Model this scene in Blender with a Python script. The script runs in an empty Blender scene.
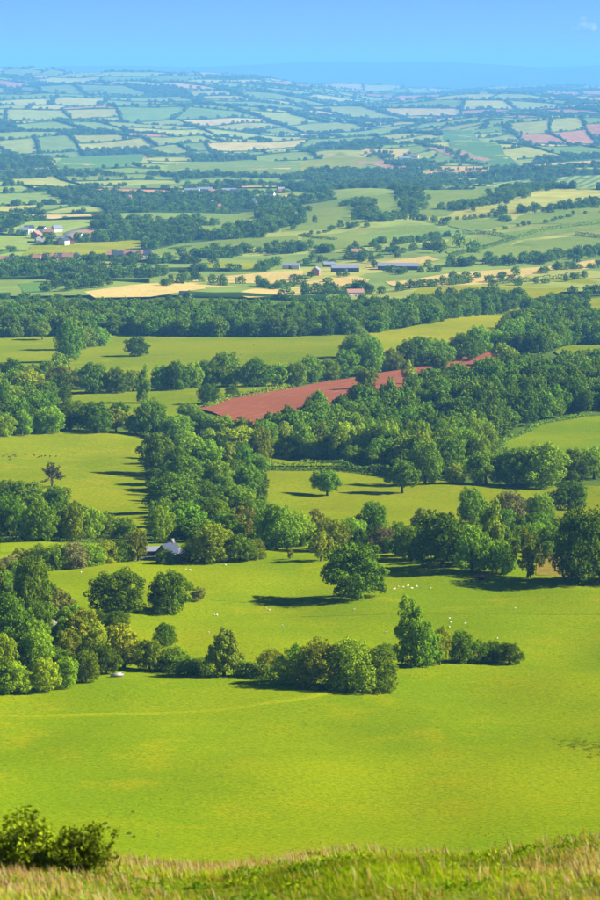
import bpy, bmesh, math, random
import numpy as np
from mathutils import Vector, Matrix
from mathutils.geometry import delaunay_2d_cdt

# ------------------------------------------------------------------ camera, sky, sun, exposure
SC = bpy.context.scene
COL = SC.collection
F, CX, CY, HOR = 2500.0, 300.0, 450.0, 68.0         # a 100 mm lens, upright, on a hill looking down a valley
PITCH = math.atan((CY - HOR) / F)
cam = bpy.data.cameras.new('camera'); camo = bpy.data.objects.new('camera', cam); COL.objects.link(camo)
cam.sensor_fit = 'VERTICAL'; cam.sensor_height = 36; cam.sensor_width = 24; cam.lens = 100
cam.clip_start = 0.5; cam.clip_end = 90000
cam.dof.use_dof = True; cam.dof.focus_distance = 620; cam.dof.aperture_fstop = 3.5
camo.location = (0, 0, 0); camo.rotation_euler = (math.pi / 2 - PITCH, 0, 0)
SC.camera = camo

SUN_EL, SUN_AZ = math.radians(32), math.radians(1)   # azimuth: from +X (right) turned towards +Y (away)
sd = Vector((math.cos(SUN_EL) * math.cos(SUN_AZ), math.cos(SUN_EL) * math.sin(SUN_AZ), math.sin(SUN_EL)))
W = bpy.data.worlds.new('World'); SC.world = W; W.use_nodes = True
nt = W.node_tree; nt.nodes.clear()
sky = nt.nodes.new('ShaderNodeTexSky'); sky.sky_type = 'NISHITA'; sky.sun_disc = False
sky.sun_elevation = SUN_EL; sky.sun_rotation = math.pi / 2 - SUN_AZ
sky.altitude = 300; sky.air_density = 0.5; sky.dust_density = 0.0; sky.ozone_density = 3.0
tint = nt.nodes.new('ShaderNodeMix'); tint.data_type = 'RGBA'; tint.blend_type = 'MULTIPLY'
tint.inputs[0].default_value = 1.0; tint.inputs[7].default_value = (0.36, 0.55, 0.86, 1)
bg = nt.nodes.new('ShaderNodeBackground'); bg.inputs[1].default_value = 0.052
wo = nt.nodes.new('ShaderNodeOutputWorld')
nt.links.new(sky.outputs[0], tint.inputs[6]); nt.links.new(tint.outputs[2], bg.inputs[0]); nt.links.new(bg.outputs[0], wo.inputs[0])
sl = bpy.data.lights.new('sun', 'SUN'); sl.energy = 5.0; sl.angle = math.radians(0.5); sl.color = (1.0, 0.94, 0.80)
slo = bpy.data.objects.new('sun', sl); COL.objects.link(slo)
slo.rotation_euler = sd.to_track_quat('Z', 'Y').to_euler()
vs = SC.view_settings; vs.view_transform = 'Standard'; vs.look = 'None'; vs.gamma = 1; vs.exposure = 1.62; vs.use_curve_mapping = False
HAZE_DENSITY, HAZE_COLOR = 7.2e-5, (0.18, 0.54, 1.0)
SC.cycles.use_denoising = True
SC.cycles.max_bounces = 6; SC.cycles.diffuse_bounces = 2; SC.cycles.transmission_bounces = 3; SC.cycles.volume_bounces = 0
SC.cycles.transparent_max_bounces = 4
random.seed(7); RNG = np.random.default_rng(7)

# ------------------------------------------------------------------ terrain height
def pchip(xs, ys):
    xs = np.array(xs, float); ys = np.array(ys, float)
    h = np.diff(xs); d = np.diff(ys) / h; m = np.zeros(len(xs))
    for i in range(1, len(xs) - 1):
        if d[i - 1] * d[i] > 0:
            w1, w2 = 2 * h[i] + h[i - 1], h[i] + 2 * h[i - 1]
            m[i] = (w1 + w2) / (w1 / d[i - 1] + w2 / d[i])
    m[0], m[-1] = d[0], d[-1]
    def f(x):
        x = np.clip(x, xs[0], xs[-1]); i = np.clip(np.searchsorted(xs, x) - 1, 0, len(xs) - 2)
        t = (x - xs[i]) / h[i]
        return ((1 + 2 * t) * (1 - t) ** 2 * ys[i] + t * (1 - t) ** 2 * h[i] * m[i] + t * t * (3 - 2 * t) * ys[i + 1] + t * t * (t - 1) * h[i] * m[i + 1])
    return f
_pro = [(-80, 16), (-20, 3.4), (0, -1.75), (15, -6.15), (30, -10.3), (40, -13.3), (47, -15.45), (54, -18.2), (64, -23.2), (90, -35.5), (130, -52.5),
        (200, -76), (250, -87.5), (290, -94.3), (330, -98.9), (420, -106.3), (490, -112.6), (550, -116.4), (610, -118.6), (700, -128), (800, -138), (900, -141.5),
        (1000, -144.8), (1130, -149.4), (1300, -156.3), (1500, -162.5), (1800, -172.5), (2050, -180), (2350, -186.5), (2800, -189),
        (3500, -195), (4800, -209), (6800, -215), (9500, -193)]
_left = [(13500, -125), (16500, -82), (17500, -80), (19500, -115), (22500, -150), (27500, 25), (30000, 20), (36500, -80)]
_right = [(13500, -186), (18000, -186), (24000, -178), (28500, 34), (31000, 30), (36500, -80)]
PL = pchip(*zip(*(_pro + _left))); PR = pchip(*zip(*(_pro + _right)))
def waves(n, wl0, wl1, seed):
    r = np.random.default_rng(seed); a = r.uniform(0, 2 * np.pi, n); wl = np.exp(r.uniform(np.log(wl0), np.log(wl1), n)); ph = r.uniform(0, 2 * np.pi, n)
    kx, ky = np.cos(a) * 2 * np.pi / wl, np.sin(a) * 2 * np.pi / wl
    amp = wl / wl.max()
    def f(x, y):
        s = 0
        for i in range(n): s = s + amp[i] * np.sin(kx[i] * x + ky[i] * y + ph[i])
        return s / math.sqrt((amp ** 2).sum() / 2) / 2
    return f
WG = waves(11, 900, 2300, 8)
WN, WM, WF, WX = waves(9, 25, 90, 1), waves(9, 130, 420, 2), waves(10, 500, 1500, 3), waves(8, 2500, 7000, 4)
def sst(a, b, x):
    t = np.clip((x - a) / (b - a), 0, 1); return t * t * (3 - 2 * t)
def H(x, y):
    x = np.asarray(x, float); y = np.asarray(y, float)
    r = x / np.maximum(y, 200.0)
    w = sst(-0.045, 0.03, r)
    z = PL(y) * (1 - w) + PR(y) * w
    z = z + WN(x, y) * 0.75 * sst(230, 330, y) * (1 - sst(900, 1500, y))
    z = z + WM(x, y) * (0.9 * sst(240, 400, y) + 2.0 * sst(650, 1100, y) + 1.5 * sst(1500, 2600, y))
    z = z + WF(x, y) * 7.0 * sst(1500, 3800, y)
    z = z + WG(x, y) * 42.0 * sst(4600, 8500, y) * (1 - sst(20000, 24000, y))
    z = z + WX(x, y) * 12.0 * sst(6000, 9000, y)
    z = z + 24 * np.exp(-((y - 3450) / 560) ** 2) * sst(-0.03, 0.03, r)        # the hillside right of the middle
    z = z + 42 * np.exp(-((x + 950) / 950) ** 2 - ((y - 16000) / 3000) ** 2)       # the domed hill far left
    far = sst(23500, 27500, y)
    z = z + far * (22 * np.sin(x / 900.0 + 1.0) * np.exp(-((x - 900) / 2600) ** 2) + 9 * np.sin(x / 310 + 2) + 20 * sst(-200, 500, x) * (1 - sst(1500, 3500, x)))
    # the near bank: higher on the right, dipping left of the middle
    b = (1 - sst(60, 110, y)) * sst(5, 30, y)
    z = z + b * (0.13 + 0.027 * x + 0.005 * x * x * (np.abs(x) < 12) + 0.10 * np.sin(x * 1.3 + 0.4) + 0.07 * np.sin(x * 0.55 + y * 0.4))
    return z
def goff(y):                                     # the base ground lies a little under the field sheets
    return 0.22 * sst(255, 285, y) + 0.5 * sst(700, 1200, y) + 2.0 * sst(1700, 2100, y)
YS = np.concatenate([np.arange(20, 700, 1.0), np.geomspace(700, 36000, 1600)])
def hit(px, py):
    """the place on the ground that lies along this line of sight"""
    c, s = math.cos(PITCH), math.sin(PITCH)
    u, v = (px - CX) / F, (CY - py) / F
    dx, dy, dz = u, c + v * s, -s + v * c
    t = YS / dy
    below = H(dx * t, YS) >= dz * t
    i = int(np.argmax(below))
    if not below[i]: i = len(YS) - 1
    a, b = (YS[i - 1] if i else YS[0]) / dy, YS[i] / dy
    for _ in range(14):
        m = (a + b) / 2
        if H(dx * m, dy * m) >= dz * m: b = m
        else: a = m
    return np.array((dx * b, dy * b, float(H(dx * b, dy * b))))
def hits(pts): return np.array([hit(*p) for p in pts])
def proj(x, y, z):                              # world to photograph pixels (only to choose what stands where)
    c, s = math.cos(PITCH), math.sin(PITCH)
    d = y * c - z * s; v = y * s + z * c
    return CX + F * x / d, CY - F * v / d
def inpoly(x, y, P):
    x = np.asarray(x, float); y = np.asarray(y, float); r = np.zeros(x.shape, bool); n = len(P)
    for i in range(n):
        x0, y0 = P[i][:2]; x1, y1 = P[(i + 1) % n][:2]
        if y0 == y1: continue
        r ^= ((y0 > y) != (y1 > y)) & (x < (x1 - x0) * (y - y0) / (y1 - y0) + x0)
    return r

# ------------------------------------------------------------------ helpers
def mesh_np(name, V, faces, mats=(), smooth=False, attr=None):
    """V (n,3); faces (m,3) or (m,4) int array"""
    V = np.asarray(V, np.float32); faces = np.asarray(faces, np.int32); k = faces.shape[1]; m = len(faces)
    me = bpy.data.meshes.new(name)
    me.vertices.add(len(V)); me.vertices.foreach_set('co', V.ravel())
    me.loops.add(m * k); me.loops.foreach_set('vertex_index', faces.ravel())
    me.polygons.add(m); me.polygons.foreach_set('loop_start', np.arange(0, m * k, k, dtype=np.int32))
    if smooth: me.polygons.foreach_set('use_smooth', np.ones(m, bool))
    if attr:
        for an, data in attr.items():
            data = np.asarray(data, np.float32)
            if data.ndim == 1: me.attributes.new(an, 'FLOAT', 'POINT').data.foreach_set('value', data)
            else:
                c4 = np.ones((len(data), 4), np.float32); c4[:, :3] = data
                me.attributes.new(an, 'FLOAT_COLOR', 'POINT').data.foreach_set('color', c4.ravel())
    for mt in mats: me.materials.append(mt)
    me.update(calc_edges=True)
    return me
def link(name, data, parent=None, label=None, cat=None, group=None, kind=None, loc=None):
    o = bpy.data.objects.new(name, data); COL.objects.link(o)
    if parent: o.parent = parent
    if loc is not None: o.location = loc
    if label: o['label'] = label
    if cat: o['category'] = cat
    if group: o['group'] = group
    if kind: o['kind'] = kind
    return o

def nodes(name):
    m = bpy.data.materials.new(name); m.use_nodes = True; t = m.node_tree; t.nodes.clear()
    out = t.nodes.new('ShaderNodeOutputMaterial')
    return m, t, out
def N(t, typ, **kw):
    n = t.nodes.new(typ)
    for k, v in kw.items(): setattr(n, k, v)
    return n
def mixc(t, fac, a, b, blend='MIX'):
    n = N(t, 'ShaderNodeMix', data_type='RGBA', blend_type=blend)
    for i, v in ((0, fac), (6, a), (7, b)):
        if isinstance(v, bpy.types.NodeSocket): t.links.new(v, n.inputs[i])
        elif i == 0: n.inputs[0].default_value = v
        else: n.inputs[i].default_value = (*v[:3], 1)
    return n.outputs[2]
def noise(t, scale, detail=3, rough=0.55, vec=None):
    n = N(t, 'ShaderNodeTexNoise'); n.inputs['Scale'].default_value = scale; n.inputs['Detail'].default_value = detail; n.inputs['Roughness'].default_value = rough
    if vec is not None: t.links.new(vec, n.inputs['Vector'])
    return n.outputs['Fac']
def ramp(t, fac, a, b):
    n = N(t, 'ShaderNodeMapRange', interpolation_type='SMOOTHSTEP'); n.inputs[1].default_value = a; n.inputs[2].default_value = b
    t.links.new(fac, n.inputs[0]); return n.outputs[0]

def field_material(name, base, alt, dry, fine=1.6, mott=0.02, bump=0.5, bumpdist=0.25, rows=None, rowcol=None, attr=False, tl=0.25):
    m, t, out = nodes(name)
    geo = N(t, 'ShaderNodeNewGeometry'); pos = geo.outputs['Position']
    b = base
    if attr:
        a = N(t, 'ShaderNodeAttribute', attribute_name='col'); b = a.outputs['Color']
        c = mixc(t, 0.35, b, mixc(t, ramp(t, noise(t, 0.03, 4, 0.6, pos), 0.35, 0.65), (0.6, 0.6, 0.6), (1.3, 1.3, 1.3)), 'MULTIPLY')
    else:
        c = mixc(t, ramp(t, noise(t, mott, 4, 0.6, pos), 0.36, 0.64), base, alt)
        c = mixc(t, ramp(t, noise(t, mott * 4.3, 5, 0.68, pos), 0.50, 0.72), c, dry)
        f = noise(t, fine, 4, 0.7, pos)
        c = mixc(t, ramp(t, f, 0.34, 0.66), mixc(t, 0.8, c, (0.5, 0.62, 0.3), 'MULTIPLY'), c)
    if rows:
        ang, per = rows
        mp = N(t, 'ShaderNodeMapping'); mp.inputs['Rotation'].default_value = (0, 0, ang); t.links.new(pos, mp.inputs[0])
        w = N(t, 'ShaderNodeTexWave', wave_type='BANDS', bands_direction='X'); w.inputs['Scale'].default_value = 1 / per * (math.pi / 10) * 1.0
        w.inputs['Distortion'].default_value = 0.4; w.inputs['Detail Scale'].default_value = 0.02; t.links.new(mp.outputs[0], w.inputs[0])
        c = mixc(t, ramp(t, w.outputs['Fac'], 0.35, 0.75), c, rowcol)
    d = N(t, 'ShaderNodeBsdfDiffuse'); d.inputs['Roughness'].default_value = 0.6; t.links.new(c, d.inputs[0])
    if bump:
        bn = N(t, 'ShaderNodeBump'); bn.inputs['Strength'].default_value = bump; bn.inputs['Distance'].default_value = bumpdist
        t.links.new(noise(t, fine, 3, 0.6, pos), bn.inputs['Height']); t.links.new(bn.outputs[0], d.inputs['Normal'])
    t.links.new(d.outputs[0], out.inputs[0])
    return m

def leaf_material(name, trans=0.20, use_attr=False):
    """colour comes from the object's own colour; each plant and each leaf differs a little"""
    m, t, out = nodes(name)
    oi = N(t, 'ShaderNodeObjectInfo')
    if use_attr:
        a = N(t, 'ShaderNodeAttribute', attribute_name='col'); c = a.outputs['Color']
    else:
        c = oi.outputs['Color']
        hs = N(t, 'ShaderNodeHueSaturation'); t.links.new(c, hs.inputs['Color'])
        mr = N(t, 'ShaderNodeMapRange'); mr.inputs[3].default_value = 0.482; mr.inputs[4].default_value = 0.510; t.links.new(oi.outputs['Random'], mr.inputs[0]); t.links.new(mr.outputs[0], hs.inputs['Hue'])
        ma = N(t, 'ShaderNodeMath', operation='MULTIPLY'); ma.inputs[1].default_value = 7.13; t.links.new(oi.outputs['Random'], ma.inputs[0])
        fr = N(t, 'ShaderNodeMath', operation='FRACT'); t.links.new(ma.outputs[0], fr.inputs[0])
        mv = N(t, 'ShaderNodeMapRange'); mv.inputs[3].default_value = 0.62; mv.inputs[4].default_value = 1.45; t.links.new(fr.outputs[0], mv.inputs[0]); t.links.new(mv.outputs[0], hs.inputs['Value'])
        c = hs.outputs[0]
        lr = N(t, 'ShaderNodeAttribute', attribute_name='leaf')
        c = mixc(t, 1.0, c, mixc(t, lr.outputs['Fac'], (0.62, 0.70, 0.7), (1.45, 1.32, 1.1)), 'MULTIPLY')
    d = N(t, 'ShaderNodeBsdfDiffuse'); t.links.new(c, d.inputs[0])
    tr = N(t, 'ShaderNodeBsdfTranslucent'); t.links.new(mixc(t, 1.0, c, (1.25, 1.15, 0.5), 'MULTIPLY'), tr.inputs[0])
    mx = N(t, 'ShaderNodeMixShader'); mx.inputs[0].default_value = trans
    t.links.new(d.outputs[0], mx.inputs[1]); t.links.new(tr.outputs[0], mx.inputs[2])
    t.links.new(mx.outputs[0], out.inputs[0])
    return m
def plain(name, col, rough=0.8, var=0.15, scale=2.0, spec=0.3, metal=0.0):
    m, t, out = nodes(name)
    p = N(t, 'ShaderNodeBsdfPrincipled'); p.inputs['Roughness'].default_value = rough; p.inputs['Specular IOR Level'].default_value = spec; p.inputs['Metallic'].default_value = metal
    tc = N(t, 'ShaderNodeTexCoord')
    f = noise(t, scale, 4, 0.6, tc.outputs['Object'])
    c = mixc(t, f, [v * (1 - var) for v in col], [min(1, v * (1 + var)) for v in col]); t.links.new(c, p.inputs['Base Color'])
    t.links.new(p.outputs[0], out.inputs[0]); return m

M_LEAF = leaf_material('leaf'); M_HEDGE = leaf_material('hedge_leaf', 0.2); M_BLADE = leaf_material('grass_blade', 0.4, True)
M_BARK = plain('bark', (0.10, 0.085, 0.06), 0.95, 0.4, 3.0, 0.1)
M_GRASS_NEAR = field_material('pasture_grass', (0.160, 0.230, 0.0005), (0.222, 0.266, 0.0005), (0.250, 0.262, 0.001), 1.6, 0.018, 0.7, 0.22)
M_GRASS_MID = field_material('meadow_grass', (0.215, 0.238, 0.001), (0.162, 0.208, 0.001), (0.258, 0.240, 0.006), 0.9, 0.012, 0.4, 0.2)
M_GRASS_YEL = field_material('buttercup_meadow', (0.315, 0.295, 0.001), (0.225, 0.250, 0.002), (0.350, 0.295, 0.004), 0.8, 0.012, 0.3, 0.2)
M_GRASS_FAR = field_material('hill_grass', (0.215, 0.265, 0.040), (0.180, 0.245, 0.035), (0.29, 0.28, 0.06), 0.4, 0.006, 0.3, 0.2)
M_GRASS_TEAL = field_material('young_crop', (0.125, 0.225, 0.05), (0.11, 0.21, 0.05), (0.15, 0.235, 0.05), 0.4, 0.01, 0.2, 0.2)
M_WHEAT = field_material('cut_hay', (0.58, 0.40, 0.13), (0.62, 0.44, 0.17), (0.50, 0.38, 0.12), 0.5, 0.01, 0.2, 0.2)
M_RED = field_material('red_soil', (0.325, 0.105, 0.055), (0.285, 0.090, 0.046), (0.35, 0.150, 0.085), 0.9, 0.015, 0.4, 0.2, (0.5, 6.5), (0.235, 0.075, 0.042))
M_PINK = field_material('pale_soil', (0.44, 0.26, 0.16), (0.40, 0.22, 0.14), (0.46, 0.3, 0.2), 0.5, 0.01, 0.2, 0.2)
M_VINE = field_material('orchard_rows', (0.36, 0.38, 0.10), (0.34, 0.36, 0.10), (0.38, 0.4, 0.12), 0.4, 0.01, 0, 0, (0.30, 20.0), (0.10, 0.2, 0.05))
M_STUBBLE = field_material('stubble', (0.26, 0.17, 0.04), (0.24, 0.19, 0.03), (0.28, 0.15, 0.05), 0.9, 0.03, 0.4, 0.2)
M_ROUGH = field_material('rough_ground', (0.11, 0.16, 0.01), (0.14, 0.17, 0.015), (0.17, 0.15, 0.04), 3.0, 0.05, 0.5, 0.1)
M_WOODFLOOR = field_material('verge_grass', (0.10, 0.15, 0.018), (0.085, 0.13, 0.02), (0.14, 0.17, 0.03), 0.8, 0.02, 0.3, 0.2)
M_FARFIELD = field_material('patchwork', (0.2, 0.2, 0.1), (0.2, 0.2, 0.1), (0.2, 0.2, 0.1), attr=True, bump=0)
M_TRACK = field_material('worn_grass', (0.255, 0.285, 0.003), (0.235, 0.275, 0.002), (0.28, 0.285, 0.01), 1.5, 0.05, 0.3, 0.1)
M_SHEEPTRACK = field_material('trodden_grass', (0.165, 0.23, 0.012), (0.18, 0.24, 0.01), (0.2, 0.22, 0.03), 1.5, 0.05, 0.3, 0.1)
M_ROAD = field_material('asphalt', (0.20, 0.19, 0.18), (0.18, 0.17, 0.16), (0.22, 0.21, 0.19), 1.0, 0.05, 0, 0)

# ------------------------------------------------------------------ ground, one sheet to the horizon
def build_ground():
    ys = np.concatenate([np.arange(-80, 24, 4.0), np.arange(24, 70, 0.5), np.arange(70, 260, 4.0), np.geomspace(260, 36400, 430)])
    nx = 181; u = np.linspace(-1, 1, nx); u = np.sign(u) * (0.75 * np.abs(u) + 0.25 * np.abs(u) ** 3)
    X = u[None, :] * (26 + 0.26 * np.clip(ys, 0, None))[:, None]; Y = np.repeat(ys[:, None], nx, 1)
    Z = H(X, Y) - goff(Y)
    V = np.stack([X, Y, Z], -1).reshape(-1, 3)
    i = np.arange((len(ys) - 1) * nx).reshape(-1, nx)[:, :-1].ravel()
    Fc = np.stack([i, i + 1, i + nx + 1, i + nx], 1)
    me = mesh_np('ground', V, Fc, [M_ROUGH, M_WOODFLOOR], True)
    yc = V[Fc[:, 0], 1]
    me.polygons.foreach_set('material_index', (yc > 200).astype(np.int32))
    link('ground', me, kind='structure')
build_ground()

FIELDS_W = []                                     # outlines of the hand-laid fields, in metres
def sheet(name, P, mat, lift=0.0, step=None, wobble=0.0, kind='structure'):
    """a sheet of ground with this outline (metres), laid over the terrain"""
    P = np.asarray(P)[:, :2]
    # finer outline
    D = P[:, 1].mean(); st = step or max(3.0, D / 90.0)
    Q = []
    for i in range(len(P)):
        a, b = P[i], P[(i + 1) % len(P)]; n = max(1, int(np.linalg.norm(b - a) / st))
        for k in range(n): Q.append(a + (b - a) * k / n)
    Q = np.array(Q)
    if wobble: Q[:, 0] += wobble * np.sin(Q[:, 1] / (st * 2.1)); Q[:, 1] += wobble * np.sin(Q[:, 0] / (st * 2.3))
    x0, y0 = Q.min(0); x1, y1 = Q.max(0)
    gx, gy = np.meshgrid(np.arange(x0, x1, st), np.arange(y0, y1, st)); gx = gx.ravel(); gy = gy.ravel()
    k = inpoly(gx, gy, Q); g = np.stack([gx[k], gy[k]], 1)
    if len(g): g = g[np.sqrt(((g[:, None, :] - Q[None, :, :]) ** 2).sum(-1)).min(1) > st * 0.4]
    pts = [Vector(p) for p in Q] + [Vector(p) for p in g]; n = len(Q)
    vo, _, fo, *_ = delaunay_2d_cdt(pts, [(i, (i + 1) % n) for i in range(n)], [list(range(n))], 1, 1e-4)
    V = np.array([(v.x, v.y) for v in vo]); Z = H(V[:, 0], V[:, 1]) + lift
    V = np.c_[V, Z]; fa = np.array([f for f in fo if len(f) == 3], np.int32)
    a, b, c = V[fa[:, 0]], V[fa[:, 1]], V[fa[:, 2]]
    flip = np.cross(b - a, c - a)[:, 2] < 0; fa[flip] = fa[flip][:, ::-1]
    return link(name, mesh_np(name, V, fa, [mat], True), kind=kind)
def field(name, px, mat, lift=0.0, register=True):
    P = hits(px)
    if register: FIELDS_W.append(P[:, :2])
    return sheet(name, P, mat, lift)

# the near pasture goes on past both edges of the view
sheet('pasture', [(-150, 262), (150, 262), (175, 420), (190, 600), (60, 628), (-20, 628), (-190, 628), (-175, 420)], M_GRASS_NEAR, 0.0, 3.2)
FIELD_PX = [
    ('meadow', [(0, 553), (0, 541), (60, 543), (130, 545), (128, 556), (60, 552)], M_GRASS_NEAR, 0.1),
    ('meadow', [(-40, 495), (-30, 438), (60, 429), (140, 434), (162, 450), (165, 520), (140, 533), (90, 530), (0, 520)], M_GRASS_MID, 0.1),
    ('meadow', [(236, 500), (248, 470), (380, 473), (480, 484), (640, 486), (640, 522), (560, 530), (420, 540), (330, 545), (240, 530)], M_GRASS_MID, 0.1),
    ('meadow', [(262, 457), (300, 459), (362, 461), (362, 466), (262, 466)], M_GRASS_MID, 0.1),
    ('hay_field', [(536, 575), (540, 540), (575, 535), (585, 578)], M_STUBBLE, 0.12),
    ('meadow', [(494, 462), (504, 443), (540, 425), (585, 417), (640, 413), (640, 462), (560, 470)], M_GRASS_NEAR, 0.1),
    ('ploughed_field', [(198, 409), (230, 397), (290, 388), (330, 381), (380, 373), (440, 363), (515, 349), (520, 353), (500, 372), (440, 388), (385, 402), (320, 418), (262, 432), (225, 418)], M_RED, 0.15),
    ('meadow', [(35, 408), (45, 391), (130, 392), (200, 388), (250, 383), (300, 381), (290, 387), (230, 396), (198, 408), (190, 424), (120, 424), (40, 415)], M_GRASS_MID, 0.1),
    ('meadow', [(-20, 376), (-20, 336), (120, 332), (240, 333), (357, 332), (378, 350), (340, 372), (240, 378), (120, 382), (60, 380)], M_GRASS_MID, 0.1),
    ('meadow', [(363, 334), (400, 329), (440, 321), (505, 306), (530, 309), (528, 330), (500, 345), (460, 355), (420, 358), (383, 356)], M_GRASS_YEL, 0.12),
    ('meadow', [(555, 352), (575, 344), (620, 340), (620, 358), (570, 362)], M_GRASS_MID, 0.12),
    ('meadow', [(405, 297), (420, 288), (500, 284), (580, 277), (598, 282), (560, 293), (520, 302), (480, 302)], M_GRASS_YEL, 0.2),
    ('meadow', [(575, 306), (590, 299), (620, 295), (620, 312), (585, 313)], M_GRASS_YEL, 0.2),
    ('hay_field', [(84, 292), (145, 284), (205, 280), (205, 289), (150, 297), (95, 298)], M_WHEAT, 0.2),
    ('hay_field', [(165, 280), (250, 274), (303, 271), (303, 281), (250, 286), (175, 287)], M_WHEAT, 0.3),
    ('hay_field', [(236, 294), (270, 286), (355, 276), (370, 280), (350, 289), (300, 295), (248, 298)], M_WHEAT, 0.3),
    ('hay_field', [(362, 268), (390, 261), (428, 256), (440, 260), (420, 264), (375, 271)], M_WHEAT, 0.3),
    ('hay_field', [(418, 279), (500, 270), (594, 260), (600, 266), (530, 275), (440, 284)], M_WHEAT, 0.3),
    ('hay_field', [(385, 282), (440, 279), (500, 275), (530, 273), (520, 279), (450, 286), (400, 288)], M_WHEAT, 0.3),
    ('crop_field', [(18, 284), (58, 281), (50, 291), (38, 297), (24, 293)], M_GRASS_TEAL, 0.3),
    ('meadow', [(22, 256), (30, 247), (60, 244), (140, 240), (148, 247), (130, 254), (60, 258)], M_GRASS_YEL, 0.3),
    ('ploughed_field', [(50, 241), (72, 230), (88, 228), (118, 230), (112, 235), (76, 241)], M_PINK, 0.3),
    ('meadow', [(198, 236), (206, 219), (240, 213), (272, 210), (272, 218), (258, 227), (215, 235)], M_GRASS_FAR, 0.3),
    ('meadow', [(148, 232), (152, 223), (180, 219), (178, 227), (165, 232)], M_GRASS_FAR, 0.3),
    ('meadow', [(140, 252), (180, 244), (250, 238), (298, 236), (298, 242), (230, 250), (175, 256)], M_GRASS_FAR, 0.3),
    ('meadow', [(185, 271), (215, 263), (275, 261), (285, 266), (240, 271)], M_GRASS_YEL, 0.3),
    ('meadow', [(282, 232), (283, 207), (340, 203), (358, 200), (365, 222), (320, 229)], M_GRASS_FAR, 0.3),
    ('meadow', [(362, 206), (360, 198), (400, 192), (408, 205), (404, 214), (376, 220)], M_GRASS_FAR, 0.35),
    ('meadow', [(300, 246), (305, 236), (360, 229), (435, 225), (441, 231), (430, 238), (370, 246), (330, 250)], M_GRASS_FAR, 0.3),
    ('meadow', [(414, 218), (412, 196), (450, 190), (492, 186), (505, 196), (470, 206), (448, 216)], M_GRASS_FAR, 0.35),
    ('meadow', [(448, 226), (452, 218), (500, 214), (512, 216), (505, 226), (470, 231)], M_GRASS_FAR, 0.35),
    ('meadow', [(508, 224), (520, 216), (600, 205), (625, 203), (625, 213), (560, 224)], M_GRASS_FAR, 0.3),
    ('meadow', [(470, 236), (540, 229), (625, 214), (625, 226), (560, 234), (520, 240)], M_GRASS_FAR, 0.3),
    ('meadow', [(444, 250), (450, 238), (500, 238), (518, 241), (480, 258), (455, 262)], M_GRASS_FAR, 0.35),
    ('meadow', [(474, 260), (500, 249), (525, 241), (580, 236), (625, 238), (625, 248), (580, 255), (520, 262)], M_GRASS_FAR, 0.38),
    ('orchard', [(490, 190), (492, 183), (538, 177), (541, 184), (536, 188)], M_VINE, 0.4),
    ('orchard', [(550, 187), (552, 178), (625, 175), (625, 187), (580, 190)], M_VINE, 0.4),
    ('meadow', [(55, 165), (75, 157), (150, 154), (140, 163), (120, 168), (65, 169)], M_GRASS_TEAL, 0.5),
    ('meadow', [(150, 172), (180, 163), (250, 160), (300, 163), (300, 175), (200, 174)], M_GRASS_FAR, 0.5),
    ('meadow', [(100, 188), (150, 184), (300, 180), (345, 182), (300, 185), (160, 189)], M_GRASS_FAR, 0.5),
    ('meadow', [(300, 163), (340, 152), (380, 159), (360, 168), (300, 176)], M_GRASS_YEL, 0.6),
    ('hay_field', [(360, 154), (365, 148), (410, 150), (400, 157), (385, 158)], M_WHEAT, 0.6),
    ('ploughed_field', [(355, 162), (385, 158), (412, 168), (395, 170)], M_PINK, 0.65),
    ('ploughed_field', [(425, 148), (440, 146), (492, 160), (480, 163), (455, 158)], M_PINK, 0.6),
    ('meadow', [(440, 130), (470, 130), (505, 155), (520, 166), (490, 168), (450, 148)], M_GRASS_TEAL, 0.55),
]
for nm, px, mat, lift in FIELD_PX: field(nm, px, mat, lift)

def strip(name, px, width, mat, lift):
    P = hits(px)[:, :2]; L, R = [], []
    # resample
    Q = []
    for a, b in zip(P[:-1], P[1:]):
        n = max(1, int(np.linalg.norm(b - a) / 4))
        Q += [a + (b - a) * k / n for k in range(n)]
    Q = np.array(Q + [P[-1]]); T = np.gradient(Q, axis=0); T /= np.linalg.norm(T, axis=1)[:, None] + 1e-9; Nn = np.stack([-T[:, 1], T[:, 0]], 1)
    wv = width * (1 + 0.25 * np.sin(np.arange(len(Q)) * 0.7))[:, None] / 2
    n = len(Q); V = []                            # edges run into the turf, so no gap shows under them
    for k, dz in ((1.0, -.25), (.7, lift), (-.7, lift), (-1.0, -.25)):
        E = Q + Nn * wv * k; V.append(np.c_[E, H(E[:, 0], E[:, 1]) + dz])
    V = np.concatenate(V); i = np.arange(n - 1)
    fa = np.concatenate([np.stack([r * n + n + i, r * n + n + i + 1, r * n + i + 1, r * n + i], 1) for r in range(3)])
    return link(name, mesh_np(name, V, fa, [mat], True), kind='structure')
strip('grass_track', [(-10, 716), (60, 716), (150, 714), (220, 710), (290, 700), (340, 690)], 3.0, M_TRACK, 0.07)
strip('sheep_path', [(300, 617), (360, 615), (450, 614), (520, 614), (620, 615)], 0.9, M_SHEEPTRACK, 0.08)
strip('sheep_path', [(210, 600), (250, 603), (300, 604)], 0.7, M_SHEEPTRACK, 0.08)
strip('lane', [(136, 560), (150, 557), (166, 556)], 2.0, M_ROAD, 0.12)
strip('lane', [(55, 239), (70, 232), (88, 228)], 14, M_ROAD, 0.9)

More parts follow.
